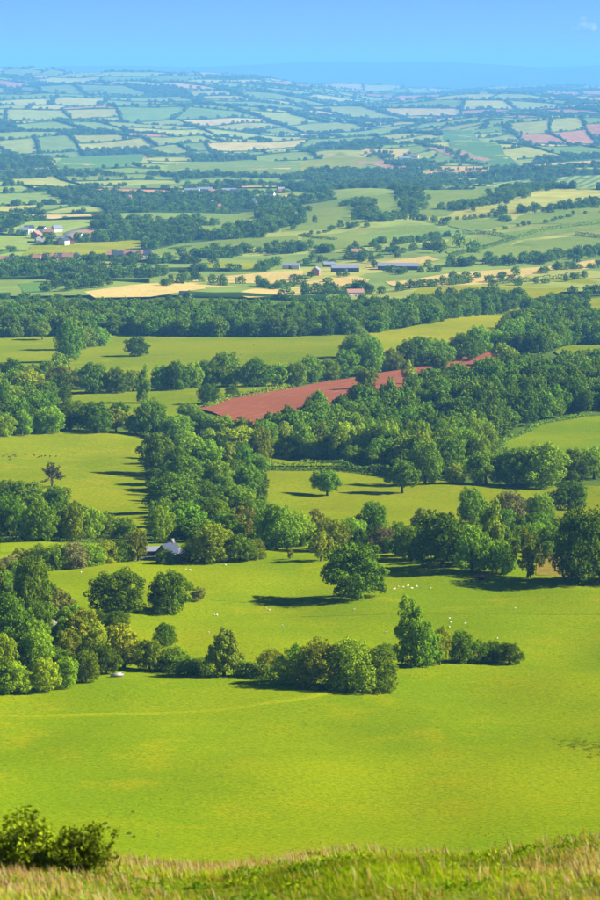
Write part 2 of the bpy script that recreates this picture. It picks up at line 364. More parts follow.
# ------------------------------------------------------------------ far patchwork of small fields
def warp(p):
    return p + np.stack([260 * WX(p[:, 0] * 1.3 + 900, p[:, 1] * 1.3), 330 * WX(p[:, 0], p[:, 1] + 4000)], -1) * sst(1900, 4500, p[:, 1])[:, None]
CELLS = []
def split(q, depth, rg):
    q = np.array(q); a = [np.linalg.norm(q[(i + 1) % 4] - q[i]) for i in range(4)]
    yc = q[:, 1].mean(); area = 0.5 * abs(np.dot(q[:, 0], np.roll(q[:, 1], -1)) - np.dot(q[:, 1], np.roll(q[:, 0], -1)))
    lim = (2.0e4 + 5.0e4 * rg.random() ** 1.5) * (1.0 + max(0, yc - 4500) / 2600)
    if area < lim: CELLS.append(q); return
    s, t = 0.5 + rg.uniform(-.2, .2), 0.5 + rg.uniform(-.2, .2)
    if a[0] + a[2] > (a[1] + a[3]) * rg.uniform(0.5, 0.95):
        m, n = q[0] + (q[1] - q[0]) * s, q[3] + (q[2] - q[3]) * t
        split([q[0], m, n, q[3]], depth + 1, rg); split([m, q[1], q[2], n], depth + 1, rg)
    else:
        m, n = q[1] + (q[2] - q[1]) * s, q[0] + (q[3] - q[0]) * t
        split([q[0], q[1], m, n], depth + 1, rg); split([n, m, q[2], q[3]], depth + 1, rg)
rgc = np.random.default_rng(21)
split([(-620, 1950), (620, 1950), (4200, 24000), (-4200, 24000)], 0, rgc)
GREENS = [(0.19, 0.25, 0.04), (0.22, 0.28, 0.045), (0.26, 0.29, 0.05), (0.15, 0.225, 0.045), (0.31, 0.31, 0.06), (0.17, 0.23, 0.04), (0.36, 0.34, 0.06)]
DRYS = [(0.46, 0.31, 0.11), (0.42, 0.33, 0.10), (0.40, 0.20, 0.11), (0.38, 0.35, 0.06), (0.47, 0.36, 0.14), (0.36, 0.17, 0.08)]
def wood_share(px, py):
    """how much of this part of the view is under trees"""
    if px > 285 and 192 < py < 300: return 0.03
    if py > 245: return 0.08
    if py > 186: return 0.34 if px < 210 else 0.20
    if py > 172: return 0.4
    if py > 150: return 0.18
    if 128 < py <= 150 and px < 130: return 0.4
    if py > 110: return 0.10
    if py > 92: return 0.10
    return 0.2
def far_fields():
    V, Fa, C = [], [], []; n0 = 0; edges = []; woods = []
    for q in CELLS:
        c = q.mean(0); cw = warp(c[None])[0]; px, py = proj(cw[0], cw[1], float(H(*cw)))
        size = max(np.linalg.norm(q[1] - q[0]), np.linalg.norm(q[2] - q[1])); n = int(np.clip(size / 45, 3, 9))
        s, t = np.meshgrid(np.linspace(0.0, 1, n + 1), np.linspace(0.0, 1, n + 1)); s = s.ravel()[:, None]; t = t.ravel()[:, None]
        g = warp((q[0] * (1 - s) + q[1] * s) * (1 - t) + (q[3] * (1 - s) + q[2] * s) * t)
        V.append(np.c_[g, H(g[:, 0], g[:, 1])])
        i = np.arange(n * (n + 1)).reshape(n, n + 1)[:, :-1].ravel() + n0
        Fa.append(np.stack([i, i + 1, i + n + 2, i + n + 1], 1)); n0 += (n + 1) ** 2
        wood = rgc.random() < wood_share(px, py)
        dryp = 0.24 if py < 150 else 0.0 if (px > 270 and py > 186) or py > 245 else 0.10
        col = DRYS[rgc.integers(len(DRYS))] if rgc.random() < dryp else GREENS[rgc.integers(len(GREENS))]
        if wood: col = (0.05, 0.085, 0.02); woods.append((q, py))
        C.append(np.repeat(np.array(col)[None] * rgc.uniform(0.9, 1.12), (n + 1) ** 2, 0))
        for k in (0, 3): edges.append((q[k], q[(k + 1) % 4]))
    link('far_fields', mesh_np('far_fields', np.concatenate(V), np.concatenate(Fa), [M_FARFIELD], True, {'col': np.concatenate(C)}), kind='structure')
    return edges, woods
FAR_EDGES, FAR_WOODS = far_fields()

# ------------------------------------------------------------------ plants: crowns of leaf faces on clumps, trunks with limbs
def crown_mesh(name, seed, nleaf, leaf, shape):
    """unit crown: about 1 wide and 1 high, base at z = 0"""
    r = np.random.default_rng(seed); cl = []
    if shape == 'oak':
        nc = 30
        for i in range(nc):
            zc = 1 - 2 * (i + .5) / nc; a = i * 2.39996 + r.uniform(-.4, .4); rr = (math.sqrt(1 - zc * zc) if zc > 0 else (1 - zc ** 4) ** .25 * .96) * r.uniform(.82, 1.12)
            cl.append((rr * math.cos(a) * .36, rr * math.sin(a) * .36, .48 + zc * .37, r.uniform(.085, .19)))
        cl += [(0, 0, .45, .27), (0.03, 0.03, .66, .18)]
    elif shape == 'lone':                          # a clear stem under a spreading crown
        for i in range(30):
            zc = 1 - 2 * (i + .5) / 30; a = i * 2.39996 + r.uniform(-.4, .4); rr = math.sqrt(1 - zc * zc) * r.uniform(.8, 1.15)
            cl.append((rr * math.cos(a) * .38, rr * math.sin(a) * .38, .58 + zc * .30, r.uniform(.08, .17)))
        cl += [(0, 0, .58, .26)]
    elif shape == 'dome':                          # bush to the ground
        nc = 26
        for i in range(nc):
            zc = 1 - 1.25 * (i + .5) / nc; a = i * 2.39996 + r.uniform(-.4, .4); rr = math.sqrt(max(0, 1 - zc * zc)) * r.uniform(.85, 1.1)
            cl.append((rr * math.cos(a) * .38, rr * math.sin(a) * .38, .25 + zc * .60, r.uniform(.11, .18)))
        cl += [(.36 * math.cos(i * .63), .36 * math.sin(i * .63), .10, r.uniform(.09, .13)) for i in range(10)] + [(0, 0, .35, .36)]
    elif shape == 'tall':                          # upright, several tops
        for i in range(30):
            z = .06 + .82 * (i + .5) / 30; w = (math.sin(min(1, (z + .06) * 1.02) * math.pi) ** .6 if z > .5 else 1.0) * .34
            a = i * 2.39996 + r.uniform(-.5, .5); rr = w * r.uniform(.5, 1.1)
            cl.append((rr * math.cos(a), rr * math.sin(a), z + r.uniform(-.03, .05), r.uniform(.08, .15)))
        cl += [(0, 0, .45, .22), (0, 0, .65, .18)]
    elif shape == 'loose':                         # feathery, gaps between the clumps
        for i in range(34):
            zc = 1 - 2 * (i + .5) / 34; a = i * 2.39996 + r.uniform(-.6, .6); rr = math.sqrt(1 - zc * zc) * r.uniform(.5, 1.15)
            cl.append((rr * math.cos(a) * .38, rr * math.sin(a) * .38, .53 + zc * .40, r.uniform(.06, .12)))
        cl += [(0, 0, .5, .2)]
    cl = np.array(cl); C, R = cl[:, :3], cl[:, 3]
    a1, a2, a3 = r.uniform(0, 6.28, 3)             # uneven outline: lobes and a lean
    an = np.arctan2(C[:, 1], C[:, 0]); g = 1 + .13 * np.sin(2 * an + a1) + .10 * np.sin(3 * an + a2 + 5 * C[:, 2])
    C[:, 0] *= g; C[:, 1] *= g; C[:, 0] += .10 * math.cos(a3) * (C[:, 2] - .4); C[:, 1] += .10 * math.sin(a3) * (C[:, 2] - .4)
    nsub = 9; big = R.copy()
    k = np.repeat(np.arange(len(cl)), nsub); d = r.normal(size=(len(k), 3)); d /= np.linalg.norm(d, axis=1)[:, None]
    C = C[k] + d * (big[k] * r.uniform(.55, .95, len(k)))[:, None]; R = big[k] * r.uniform(.32, .55, len(k)); cl = np.c_[C, R]
    pts, nor = [], []
    need = nleaf
    wgt = R ** 2 / (R ** 2).sum()
    while need > 0:
        k = r.choice(len(cl), size=nleaf, p=wgt); d = r.normal(size=(nleaf, 3)); d /= np.linalg.norm(d, axis=1)[:, None]
        p = C[k] + d * (R[k] * r.uniform(.78, 1.12, nleaf))[:, None]
        dist = np.linalg.norm(p[:, None, :] - C[None], axis=2) / R[None]
        dist[np.arange(nleaf), k] = 9
        ok = (dist.min(1) > .72) & (p[:, 2] > 0.01) & ((d[:, 2] > -.75) | (r.random(nleaf) < .5))
        p, d = p[ok][:need], d[ok][:need]; pts.append(p); nor.append(d); need -= len(p)
    P = np.concatenate(pts); Nn = np.concatenate(nor) + r.normal(size=P.shape) * .30; Nn /= np.linalg.norm(Nn, axis=1)[:, None]
    up = r.normal(size=P.shape); T = np.cross(Nn, up); T /= np.linalg.norm(T, axis=1)[:, None] + 1e-9; B = np.cross(Nn, T)
    s = (leaf * r.uniform(.6, 1.35, len(P)))[:, None] / 2
    # a leaf spray: four points, one end narrower, slightly folded
    v = np.stack([P - T * s, P - B * s * .62 + Nn * s * .25, P + T * s * 1.1, P + B * s * .62 + Nn * s * .25], 1).reshape(-1, 3)
    lo = P[:, 2].min(); v[:, 2] = np.maximum(v[:, 2], 0.0)
    f = np.arange(len(v)).reshape(-1, 4)
    # leaf tone: new growth on the outside of each clump is paler, plus chance
    tone = np.clip(r.random(len(P)) * .8 + r.random(len(cl))[r.integers(0, len(cl), len(P))] * .2, 0, 1)
    return mesh_np(name, v, f, [M_LEAF], False, {'leaf': np.repeat(tone, 4)})
def tube(V, Fa, path, rad, n=7):
    b = len(V)
    path = [Vector(p) for p in path]
    for i, p in enumerate(path):
        d = (path[min(i + 1, len(path) - 1)] - path[max(i - 1, 0)]).normalized(); x = d.orthogonal().normalized(); y = d.cross(x)
        for k in range(n):
            a = 2 * math.pi * k / n; V.append(tuple(p + (x * math.cos(a) + y * math.sin(a)) * rad[i]))
    for i in range(len(path) - 1):
        for k in range(n): Fa.append((b + i * n + k, b + i * n + (k + 1) % n, b + (i + 1) * n + (k + 1) % n, b + (i + 1) * n + k))
def trunk_mesh(name, seed, top=.62, r0=.034, limbs=6, reach=.3):
    r = random.Random(seed); V, Fa = [], []
    bend = [r.uniform(-.03, .03) for _ in range(6)]
    path = [(0, 0, -.03), (bend[0] * .3, bend[1] * .3, .12), (bend[0], bend[1], .32), (bend[2], bend[3], top)]
    tube(V, Fa, path, [r0 * 1.5, r0, r0 * .8, r0 * .25], 8)
    for i in range(limbs):
        a = i * 2.4 + r.uniform(-.4, .4); z0 = r.uniform(.2, .42); L = reach * r.uniform(.8, 1.15)
        tube(V, Fa, [(bend[0] * .8, bend[1] * .8, z0), (math.cos(a) * L * .45, math.sin(a) * L * .45, z0 + .12), (math.cos(a) * L, math.sin(a) * L, z0 + r.uniform(.2, .36))], [r0 * .55, r0 * .38, r0 * .1], 5)
    return mesh_np(name, V, Fa, [M_BARK], True)
NEAR_LEAF = 13000
PROTO = {
    'oak': [crown_mesh('oak_crown', 11 + i, NEAR_LEAF, .036, 'oak') for i in range(4)],
    'lone': [crown_mesh('lone_crown', 131 + i, NEAR_LEAF, .038, 'lone') for i in range(2)],
    'dome': [crown_mesh('bush_crown', 31 + i, 12000, .036, 'dome') for i in range(3)],
    'tall': [crown_mesh('tall_crown', 51 + i, 12000, .036, 'tall') for i in range(3)],
    'loose': [crown_mesh('loose_crown', 71 + i, 7500, .036, 'loose') for i in range(3)],
}
PROTO_MID = [crown_mesh('wood_crown', 91 + i, 5000, .058, s) for i, s in enumerate(['oak', 'oak', 'dome', 'tall', 'oak'])]
PROTO_FAR = [crown_mesh('far_crown', 111 + i, 420, .14, s) for i, s in enumerate(['oak', 'dome', 'oak'])]
TRUNKS = [trunk_mesh('trunk', i) for i in range(4)]
STEMS = [trunk_mesh('stem', 9 + i, .5, .014, 7, .22) for i in range(2)]

KIND = {   # colour, crown shape, words
    'D': ((0.105, 0.198, 0.008), 'oak', 'dark round oak'),
    'M': ((0.152, 0.262, 0.008), 'oak', 'mid-green leafy tree'),
    'B': ((0.200, 0.280, 0.006), 'oak', 'bright yellow-green tree'),
    'O': ((0.225, 0.262, 0.008), 'loose', 'olive loose-leaved tree'),
    'G': ((0.220, 0.230, 0.080), 'dome', 'grey-green willow'),
    'L': ((0.205, 0.285, 0.018), 'tall', 'pale upright tree'),
    'T': ((0.140, 0.228, 0.008), 'tall', 'dark upright tree'),
    'S': ((0.132, 0.228, 0.008), 'dome', 'dark rounded bush'),
    'Y': ((0.195, 0.250, 0.008), 'dome', 'yellow-green bush'),
    'P': ((0.180, 0.195, 0.025), 'loose', 'brownish thin-leaved bush'),
}
ORD = ['leftmost', 'second', 'third', 'fourth', 'fifth', 'sixth', 'seventh', 'eighth', 'ninth', 'tenth', 'eleventh', 'twelfth', 'thirteenth', 'fourteenth', 'fifteenth', 'sixteenth', 'seventeenth', 'eighteenth']
TREE_POS = []
_c = [0]
def plant(pos, w, h, kind, label, group=None, shape=None):
    _c[0] += 1; i = _c[0]
    col, shp, _ = KIND[kind]; shp = shape or shp
    bush = shp == 'dome'
    e = link('bush' if bush else 'tree', None, None, label, 'bush' if bush else 'tree', group)
    e.location = pos; e.rotation_euler = (0, 0, (i * 2.399) % 6.283); e.scale = (w * 1.06, w * 1.06, h * 1.03); e.empty_display_size = 0.1
    c = link('crown', PROTO[shp][i % len(PROTO[shp])], e)
    r = random.Random(i * 13); v = r.uniform(.88, 1.12)
    c.color = (col[0] * v * r.uniform(.93, 1.07), col[1] * v, col[2] * v, 1)
    link('stem' if bush else 'trunk', STEMS[i % 2] if bush else TRUNKS[i % 4], e)
    TREE_POS.append((pos[0], pos[1], w))
    return e
def tree_px(x, yb, w, h, kind, label, group=None, shape=None):
    p = hit(x, yb); k = p[1] / F
    return plant(p, w * k, h * k, kind, label, group, shape)
def row(where, items, group=None):
    items = sorted(items, key=lambda t: t[0])
    for i, it in enumerate(items):
        o = ORD[i] + (' from left' if i else '')
        tree_px(*it[:5], f'{KIND[it[4]][2]}, {o} {where}', group)

# single trees and bushes
tree_px(357, 597, 68, 57, 'D', 'largest lone oak, dense dark crown, standing in the middle of the pasture')
tree_px(120, 614, 56, 44, 'D', 'left one of two broad oaks standing side by side in the pasture')
tree_px(167, 612, 46, 43, 'D', 'right one of two broad oaks standing side by side in the pasture')
tree_px(199, 601, 20, 15, 'P', 'small brownish bush right of the pair of broad oaks')
tree_px(321, 561, 25, 31, 'O', 'thin olive young tree just left of the largest lone oak')
tree_px(290, 559, 9, 10, 'P', 'tiny brown-leaved sapling alone at the back of the pasture')
tree_px(327, 496, 31, 26, 'M', 'smaller lone round tree on the left in the middle meadow', None, 'lone')
tree_px(402, 493, 33, 33, 'D', 'taller lone round tree on the right in the middle meadow', None, 'lone')
tree_px(138, 356, 25, 20, 'D', 'lone round dark tree in the open meadow below the woodland belt')
tree_px(42, 340, 19, 17, 'M', 'lone small tree at the left below the woodland belt', None, 'lone')
tree_px(366, 389, 22, 21, 'D', 'lone round tree standing inside the red ploughed field', None, 'lone')
tree_px(409, 384, 18, 22, 'L', 'pale tree at the lower edge of the red ploughed field')
tree_px(118, 420, 21, 19, 'D', 'dark lone tree at the left in the strip meadow')
tree_px(208, 404, 22, 20, 'D', 'dark round tree at the left tip of the red ploughed field')
tree_px(190, 418, 25, 16, 'M', 'low broad tree just left of the red ploughed field')
tree_px(232, 397, 16, 12, 'S', 'small bush on the upper edge of the red ploughed field')
# the row of scrub across the pasture
row('in the bush row across the near pasture', [(201, 674, 22, 18, 'S'), (188, 675, 26, 20, 'S'), (224, 676, 42, 50, 'L'), (245, 676, 24, 15, 'S'), (270, 676, 32, 28, 'Y')])
row('in the large thicket before the tall tree', [(296, 683, 40, 40, 'S'), (322, 687, 54, 50, 'Y'), (350, 689, 58, 52, 'S'), (377, 690, 48, 42, 'S')])
row('of the clump right of the large thicket', [(386, 660, 30, 18, 'S'), (414, 666, 46, 66, 'T'), (427, 666, 30, 38, 'M'), (440, 665, 24, 40, 'O'), (460, 662, 32, 32, 'D'), (478, 662, 28, 22, 'S'), (493, 662, 26, 21, 'M'), (509, 664, 28, 23, 'D')])
# the copse at the lower left, front to back
row('in the front edge of the lower-left copse', [(-8, 694, 34, 40, 'M'), (13, 694, 34, 34, 'M'), (45, 692, 32, 34, 'B'), (66, 688, 26, 33, 'M'), (86, 682, 30, 32, 'B'), (106, 674, 28, 30, 'D'), (124, 668, 46, 46, 'O'), (149, 671, 36, 34, 'M'), (176, 671, 36, 25, 'M')])
row('in the second rank of the lower-left copse', [(3, 672, 30, 40, 'B'), (38, 670, 38, 40, 'M'), (68, 662, 34, 34, 'O'), (96, 655, 30, 34, 'O')])
row('in the third rank of the lower-left copse', [(8, 645, 48, 56, 'D'), (38, 650, 26, 30, 'M'), (82, 644, 40, 36, 'O'), (118, 626, 26, 16, 'S'), (165, 646, 24, 24, 'M')])
row('at the back of the lower-left copse', [(-6, 606, 30, 44, 'O'), (31, 608, 38, 52, 'M'), (60, 622, 36, 34, 'P'), (40, 628, 24, 24, 'S'), (98, 622, 20, 12, 'S'), (8, 575, 26, 20, 'G')])
# shrubs behind the little strip meadow
row('in the shrub line under the left strip', [(22, 564, 24, 16, 'P'), (40, 567, 30, 23, 'S'), (56, 569, 30, 26, 'S'), (73, 568, 30, 26, 'G'), (90, 565, 30, 23, 'S'), (106, 562, 28, 22, 'Y'), (120, 561, 24, 20, 'S')])
row('in the left copse below the cattle meadow', [(4, 508, 30, 30, 'D'), (26, 520, 50, 40, 'D'), (8, 534, 34, 40, 'D'), (39, 541, 36, 42, 'M'), (58, 522, 34, 38, 'D'), (72, 540, 26, 36, 'B'), (90, 537, 30, 30, 'M'), (106, 537, 28, 26, 'S'), (122, 538, 28, 22, 'M'), (138, 561, 24, 32, 'O')])
# the central copse by the cottage
row('at the back of the central copse', [(160, 476, 42, 44, 'D'), (188, 458, 32, 26, 'M'), (214, 456, 30, 26, 'L'), (240, 455, 46, 28, 'B'), (259, 466, 28, 40, 'B')])
row('in the third rank of the central copse', [(178, 484, 32, 36, 'M'), (206, 474, 32, 36, 'M'), (229, 472, 22, 30, 'L'), (246, 474, 24, 30, 'D')])
row('in the middle of the central copse', [(187, 490, 38, 36, 'D'), (217, 494, 32, 34, 'M'), (248, 496, 28, 34, 'D'), (172, 512, 56, 38, 'D'), (206, 510, 26, 28, 'M'), (235, 518, 40, 32, 'D')])
row('just behind the cottage in the central copse', [(160, 542, 28, 36, 'B'), (189, 538, 42, 38, 'M'), (215, 534, 38, 34, 'M'), (241, 542, 32, 36, 'P'), (262, 540, 30, 34, 'D')])
row('right of the cottage at the pasture edge', [(166, 564, 19, 15, 'S'), (178, 563, 14, 10, 'S'), (190, 560, 22, 18, 'S'), (211, 562, 46, 38, 'B'), (240, 561, 32, 28, 'M'), (255, 559, 22, 20, 'Y')])
# the belt across the middle
row('in the left half of the middle belt', [(277, 549, 40, 48, 'D'), (300, 546, 32, 34, 'M'), (317, 538, 20, 30, 'P'), (331, 552, 42, 34, 'Y'), (350, 546, 32, 30, 'M'), (371, 540, 38, 38, 'D'), (384, 552, 32, 26, 'G'), (398, 550, 26, 28, 'M')])
row('in the back right of the middle belt', [(425, 538, 34, 32, 'L'), (473, 524, 34, 36, 'D'), (511, 520, 34, 30, 'G'), (541, 522, 32, 28, 'M'), (570, 510, 38, 30, 'D')])
row('in the front right of the middle belt', [(412, 560, 36, 34, 'M'), (443, 566, 60, 56, 'D'), (472, 572, 40, 46, 'M'), (491, 560, 38, 58, 'L'), (502, 574, 32, 34, 'M'), (528, 578, 34, 50, 'O'), (535, 545, 30, 24, 'S'), (558, 540, 34, 24, 'S'), (583, 584, 66, 76, 'D'), (628, 584, 60, 70, 'D')])
# field-edge row under the great wood
row('in the row before the large right-hand wood', [(375, 470, 22, 22, 'M'), (425, 484, 36, 44, 'D'), (448, 478, 40, 42, 'D'), (456, 484, 22, 20, 'B'), (486, 484, 40, 34, 'M'), (516, 486, 40, 38, 'D'), (543, 487, 52, 46, 'M'), (572, 482, 34, 32, 'D'), (594, 478, 32, 34, 'M'), (352, 468, 26, 22, 'M')])
# rows on the left, middle distance
row('in the tree row below the two open meadows', [(82, 388, 24, 20, 'M'), (94, 393, 31, 31, 'D'), (116, 393, 28, 25, 'D'), (133, 391, 22, 22, 'M'), (144, 403, 19, 36, 'T'), (161, 390, 26, 26, 'D'), (176, 390, 27, 28, 'D'), (191, 388, 27, 27, 'M'), (206, 387, 24, 26, 'D'), (228, 386, 36, 35, 'D'), (256, 387, 34, 28, 'D'), (281, 386, 26, 24, 'M'), (297, 386, 22, 24, 'M')])
row('in the row above the cattle meadow', [(4, 436, 24, 22, 'B'), (22, 435, 24, 24, 'M'), (48, 433, 32, 28, 'M'), (70, 430, 32, 30, 'D'), (96, 432, 38, 31, 'D'), (116, 431, 24, 24, 'O'), (135, 434, 22, 20, 'D'), (152, 436, 32, 36, 'D'), (176, 438, 34, 24, 'M'), (200, 436, 30, 24, 'M'), (222, 438, 30, 24, 'M'), (245, 440, 28, 22, 'L')])
row('of the trees at the left frame edge', [(-4, 402, 30, 34, 'M'), (12, 392, 32, 32, 'D'), (30, 404, 34, 34, 'B'), (48, 390, 28, 28, 'D'), (62, 396, 32, 30, 'P'), (14, 414, 34, 30, 'M'), (44, 416, 28, 26, 'D')])
row('of the dark clump beside the lone meadow tree', [(69, 362, 28, 42, 'D'), (76, 350, 26, 34, 'D'), (90, 347, 20, 20, 'L'), (100, 346, 20, 20, 'M')])
row('in the row along the top of the red field', [(311, 382, 26, 26, 'D'), (327, 380, 26, 22, 'M'), (346, 377, 30, 26, 'D'), (353, 358, 26, 24, 'M'), (370, 374, 30, 36, 'D'), (392, 370, 22, 22, 'M'), (408, 367, 26, 26, 'D'), (422, 365, 36, 30, 'D'), (441, 364, 30, 24, 'D'), (461, 360, 32, 27, 'D'), (478, 355, 28, 28, 'M'), (495, 351, 24, 22, 'M'), (513, 349, 28, 26, 'D')])
# a bare-looking ash with sparse spiky twigs
def spiky():
    p = hit(52, 487); k = p[1] / F; r = random.Random(3)
    e = link('tree', None, None, 'sparse spiky grey-leaved ash rising above the left copse', 'tree'); e.location = p; e.scale = (26 * k, 26 * k, 27 * k)
    V, Fa, tips = [], [], []
    tube(V, Fa, [(0, 0, -.02), (.01, 0, .2), (0, 0, .42)], [.05, .04, .03], 7)
    for i in range(34):
        a = i * 2.4; el = r.uniform(-.25, 1.4); L = r.uniform(.34, .52)
        d = Vector((math.cos(a) * math.cos(el), math.sin(a) * math.cos(el), math.sin(el))); b = Vector((0, 0, r.uniform(.28, .46)))
        tube(V, Fa, [b, b + d * L * .6, b + d * L + Vector((0, 0, -.03))], [.014, .009, .003], 4); tips.append((b, d, L))
    link('trunk', mesh_np('trunk', V, Fa, [M_BARK], True), e)
    P = []; rr = np.random.default_rng(5)
    for b, d, L in tips:
        for j in range(60):
            q = b + d * L * rr.uniform(.45, 1.08); P.append(np.array(q) + rr.normal(size=3) * .022)
    P = np.array(P); n = len(P); T = rr.normal(size=(n, 3)); T /= np.linalg.norm(T, axis=1)[:, None]; B = np.cross(T, rr.normal(size=(n, 3))); B /= np.linalg.norm(B, axis=1)[:, None]
    s = .027; v = np.stack([P - T * s, P - B * s * .6, P + T * s, P + B * s * .6], 1).reshape(-1, 3)
    c = link('crown', mesh_np('ash_crown', v, np.arange(len(v)).reshape(-1, 4), [M_LEAF], False, {'leaf': rr.random(len(v))}), e); c.color = (.11, .13, .05, 1)
spiky()
# a bush white with blossom in the copse
bl = tree_px(51, 634, 15, 15, 'G', 'small bush white with blossom in the lower-left copse', None, 'dome')
for ch in bl.children:
    if ch.name.startswith('crown'): ch.color = (.62, .58, .52, 1)

# ------------------------------------------------------------------ woods: masses of crowns that cannot be counted
def far_source():
    """three distant field trees whose crowns also make up the woods"""
    mids, fars = [], []
    for i, me in enumerate(PROTO_MID):
        x, y = [(60, 377), (505, 366), (585, 372), (440, 376), (520, 340)][i]
        p = hit(x, y); e = link('tree', None, None, ['tree at the left below the dark clump of the open meadow', 'tree at the top of the large wood under the red field tip', 'tree at the right edge of the large wood', 'tree at the lower edge of the red field by the wood', 'tree in the clump right of the yellow meadow'][i], 'tree')
        e.location = p; s = 24 * p[1] / F; e.scale = (s, s, s)
        c = link('crown', me, e); c.color = (*KIND['M'][0], 1); link('trunk', TRUNKS[i % 4], e); mids.append(c)
    for i, me in enumerate(PROTO_FAR):
        x, y = [(440, 253), (474, 253), (460, 248)][i]
        p = hit(x, y); e = link('tree', None, None, ['round tree left of the pair on the pale hillside', 'dark round tree, right of the pair on the pale hillside', 'smaller round tree between the pair on the pale hillside'][i], 'tree')
        e.location = p; s = 15 * p[1] / F; e.scale = (s, s, s)
        c = link('crown', me, e); c.color = (*KIND['D'][0], 1); link('trunk', TRUNKS[i % 4], e); fars.append(c)
    return mids, fars
MIDS, FARS = far_source()
def scatter(name, pts, w, h, protos, label, color=(0.100, 0.192, 0.008)):
    pts = np.asarray(pts, np.float32); n = len(pts)
    if n == 0: return
    me = bpy.data.meshes.new(name); me.vertices.add(n); me.vertices.foreach_set('co', pts.ravel())
    sc = np.stack([w, w, h], 1).astype(np.float32)
    me.attributes.new('size', 'FLOAT_VECTOR', 'POINT').data.foreach_set('vector', sc.ravel())
    rot = np.zeros((n, 3), np.float32); rot[:, 2] = RNG.uniform(0, 6.28, n)
    me.attributes.new('turn', 'FLOAT_VECTOR', 'POINT').data.foreach_set('vector', rot.ravel())
    me.attributes.new('sort', 'INT', 'POINT').data.foreach_set('value', RNG.integers(0, len(protos), n).astype(np.int32))
    o = link(name, me, kind='stuff', label=label, cat='woodland'); o.color = (*color, 1)
    g = bpy.data.node_groups.new('wood', 'GeometryNodeTree')
    g.interface.new_socket('Geometry', in_out='INPUT', socket_type='NodeSocketGeometry'); g.interface.new_socket('Geometry', in_out='OUTPUT', socket_type='NodeSocketGeometry')
    gi, go = g.nodes.new('NodeGroupInput'), g.nodes.new('NodeGroupOutput'); jn = g.nodes.new('GeometryNodeJoinGeometry')
    def attr(nm, typ):
        a = g.nodes.new('GeometryNodeInputNamedAttribute'); a.data_type = typ; a.inputs[0].default_value = nm; return a.outputs[0]
    S, T, K = attr('size', 'FLOAT_VECTOR'), attr('turn', 'FLOAT_VECTOR'), attr('sort', 'INT')
    for i, p in enumerate(protos):
        oi = g.nodes.new('GeometryNodeObjectInfo'); oi.inputs[0].default_value = p; oi.transform_space = 'ORIGINAL'; oi.inputs[1].default_value = False
        cmpn = g.nodes.new('FunctionNodeCompare'); cmpn.data_type = 'INT'; cmpn.operation = 'EQUAL'; cmpn.inputs[3].default_value = i; g.links.new(K, cmpn.inputs[2])
        ip = g.nodes.new('GeometryNodeInstanceOnPoints'); g.links.new(gi.outputs[0], ip.inputs['Points']); g.links.new(cmpn.outputs[0], ip.inputs['Selection'])
        g.links.new(oi.outputs['Geometry'], ip.inputs['Instance']); g.links.new(T, ip.inputs['Rotation']); g.links.new(S, ip.inputs['Scale'])
        g.links.new(ip.outputs[0], jn.inputs[0])
    g.links.new(jn.outputs[0], go.inputs[0])
    md = o.modifiers.new('wood', 'NODES'); md.node_group = g
    return o
def poisson(P, gap, rg):
    """points spread through this outline (metres), kept about one crown apart"""
    P = np.asarray(P)[:, :2]; x0, y0 = P.min(0); x1, y1 = P.max(0)
    nx, ny = int((x1 - x0) / gap) + 2, int((y1 - y0) / gap) + 2
    gx, gy = np.meshgrid(np.arange(nx), np.arange(ny)); gx = (gx + .5 * (gy % 2)).ravel() * gap + x0; gy = gy.ravel() * gap * .92 + y0
    q = np.stack([gx, gy], 1) + rg.uniform(-.36, .36, (len(gx), 2)) * gap
    return q[inpoly(q[:, 0], q[:, 1], P)]
def wood(name, px, gap, size, label, protos=None, color=(0.100, 0.192, 0.008), seed=1, near=None, neargroup=None):
    rg = np.random.default_rng(seed); q = poisson(hits(px), gap, rg)
    if len(TREE_POS) and near is None:
        TP = np.array(TREE_POS); q = q[(np.linalg.norm(q[:, None, :] - TP[None, :, :2], axis=2) > TP[None, :, 2] * .45).all(1)]
    w = rg.uniform(.6, 1.45, len(q)) * size; h = rg.uniform(.65, 1.35, len(q)) * size
    return q, w, h
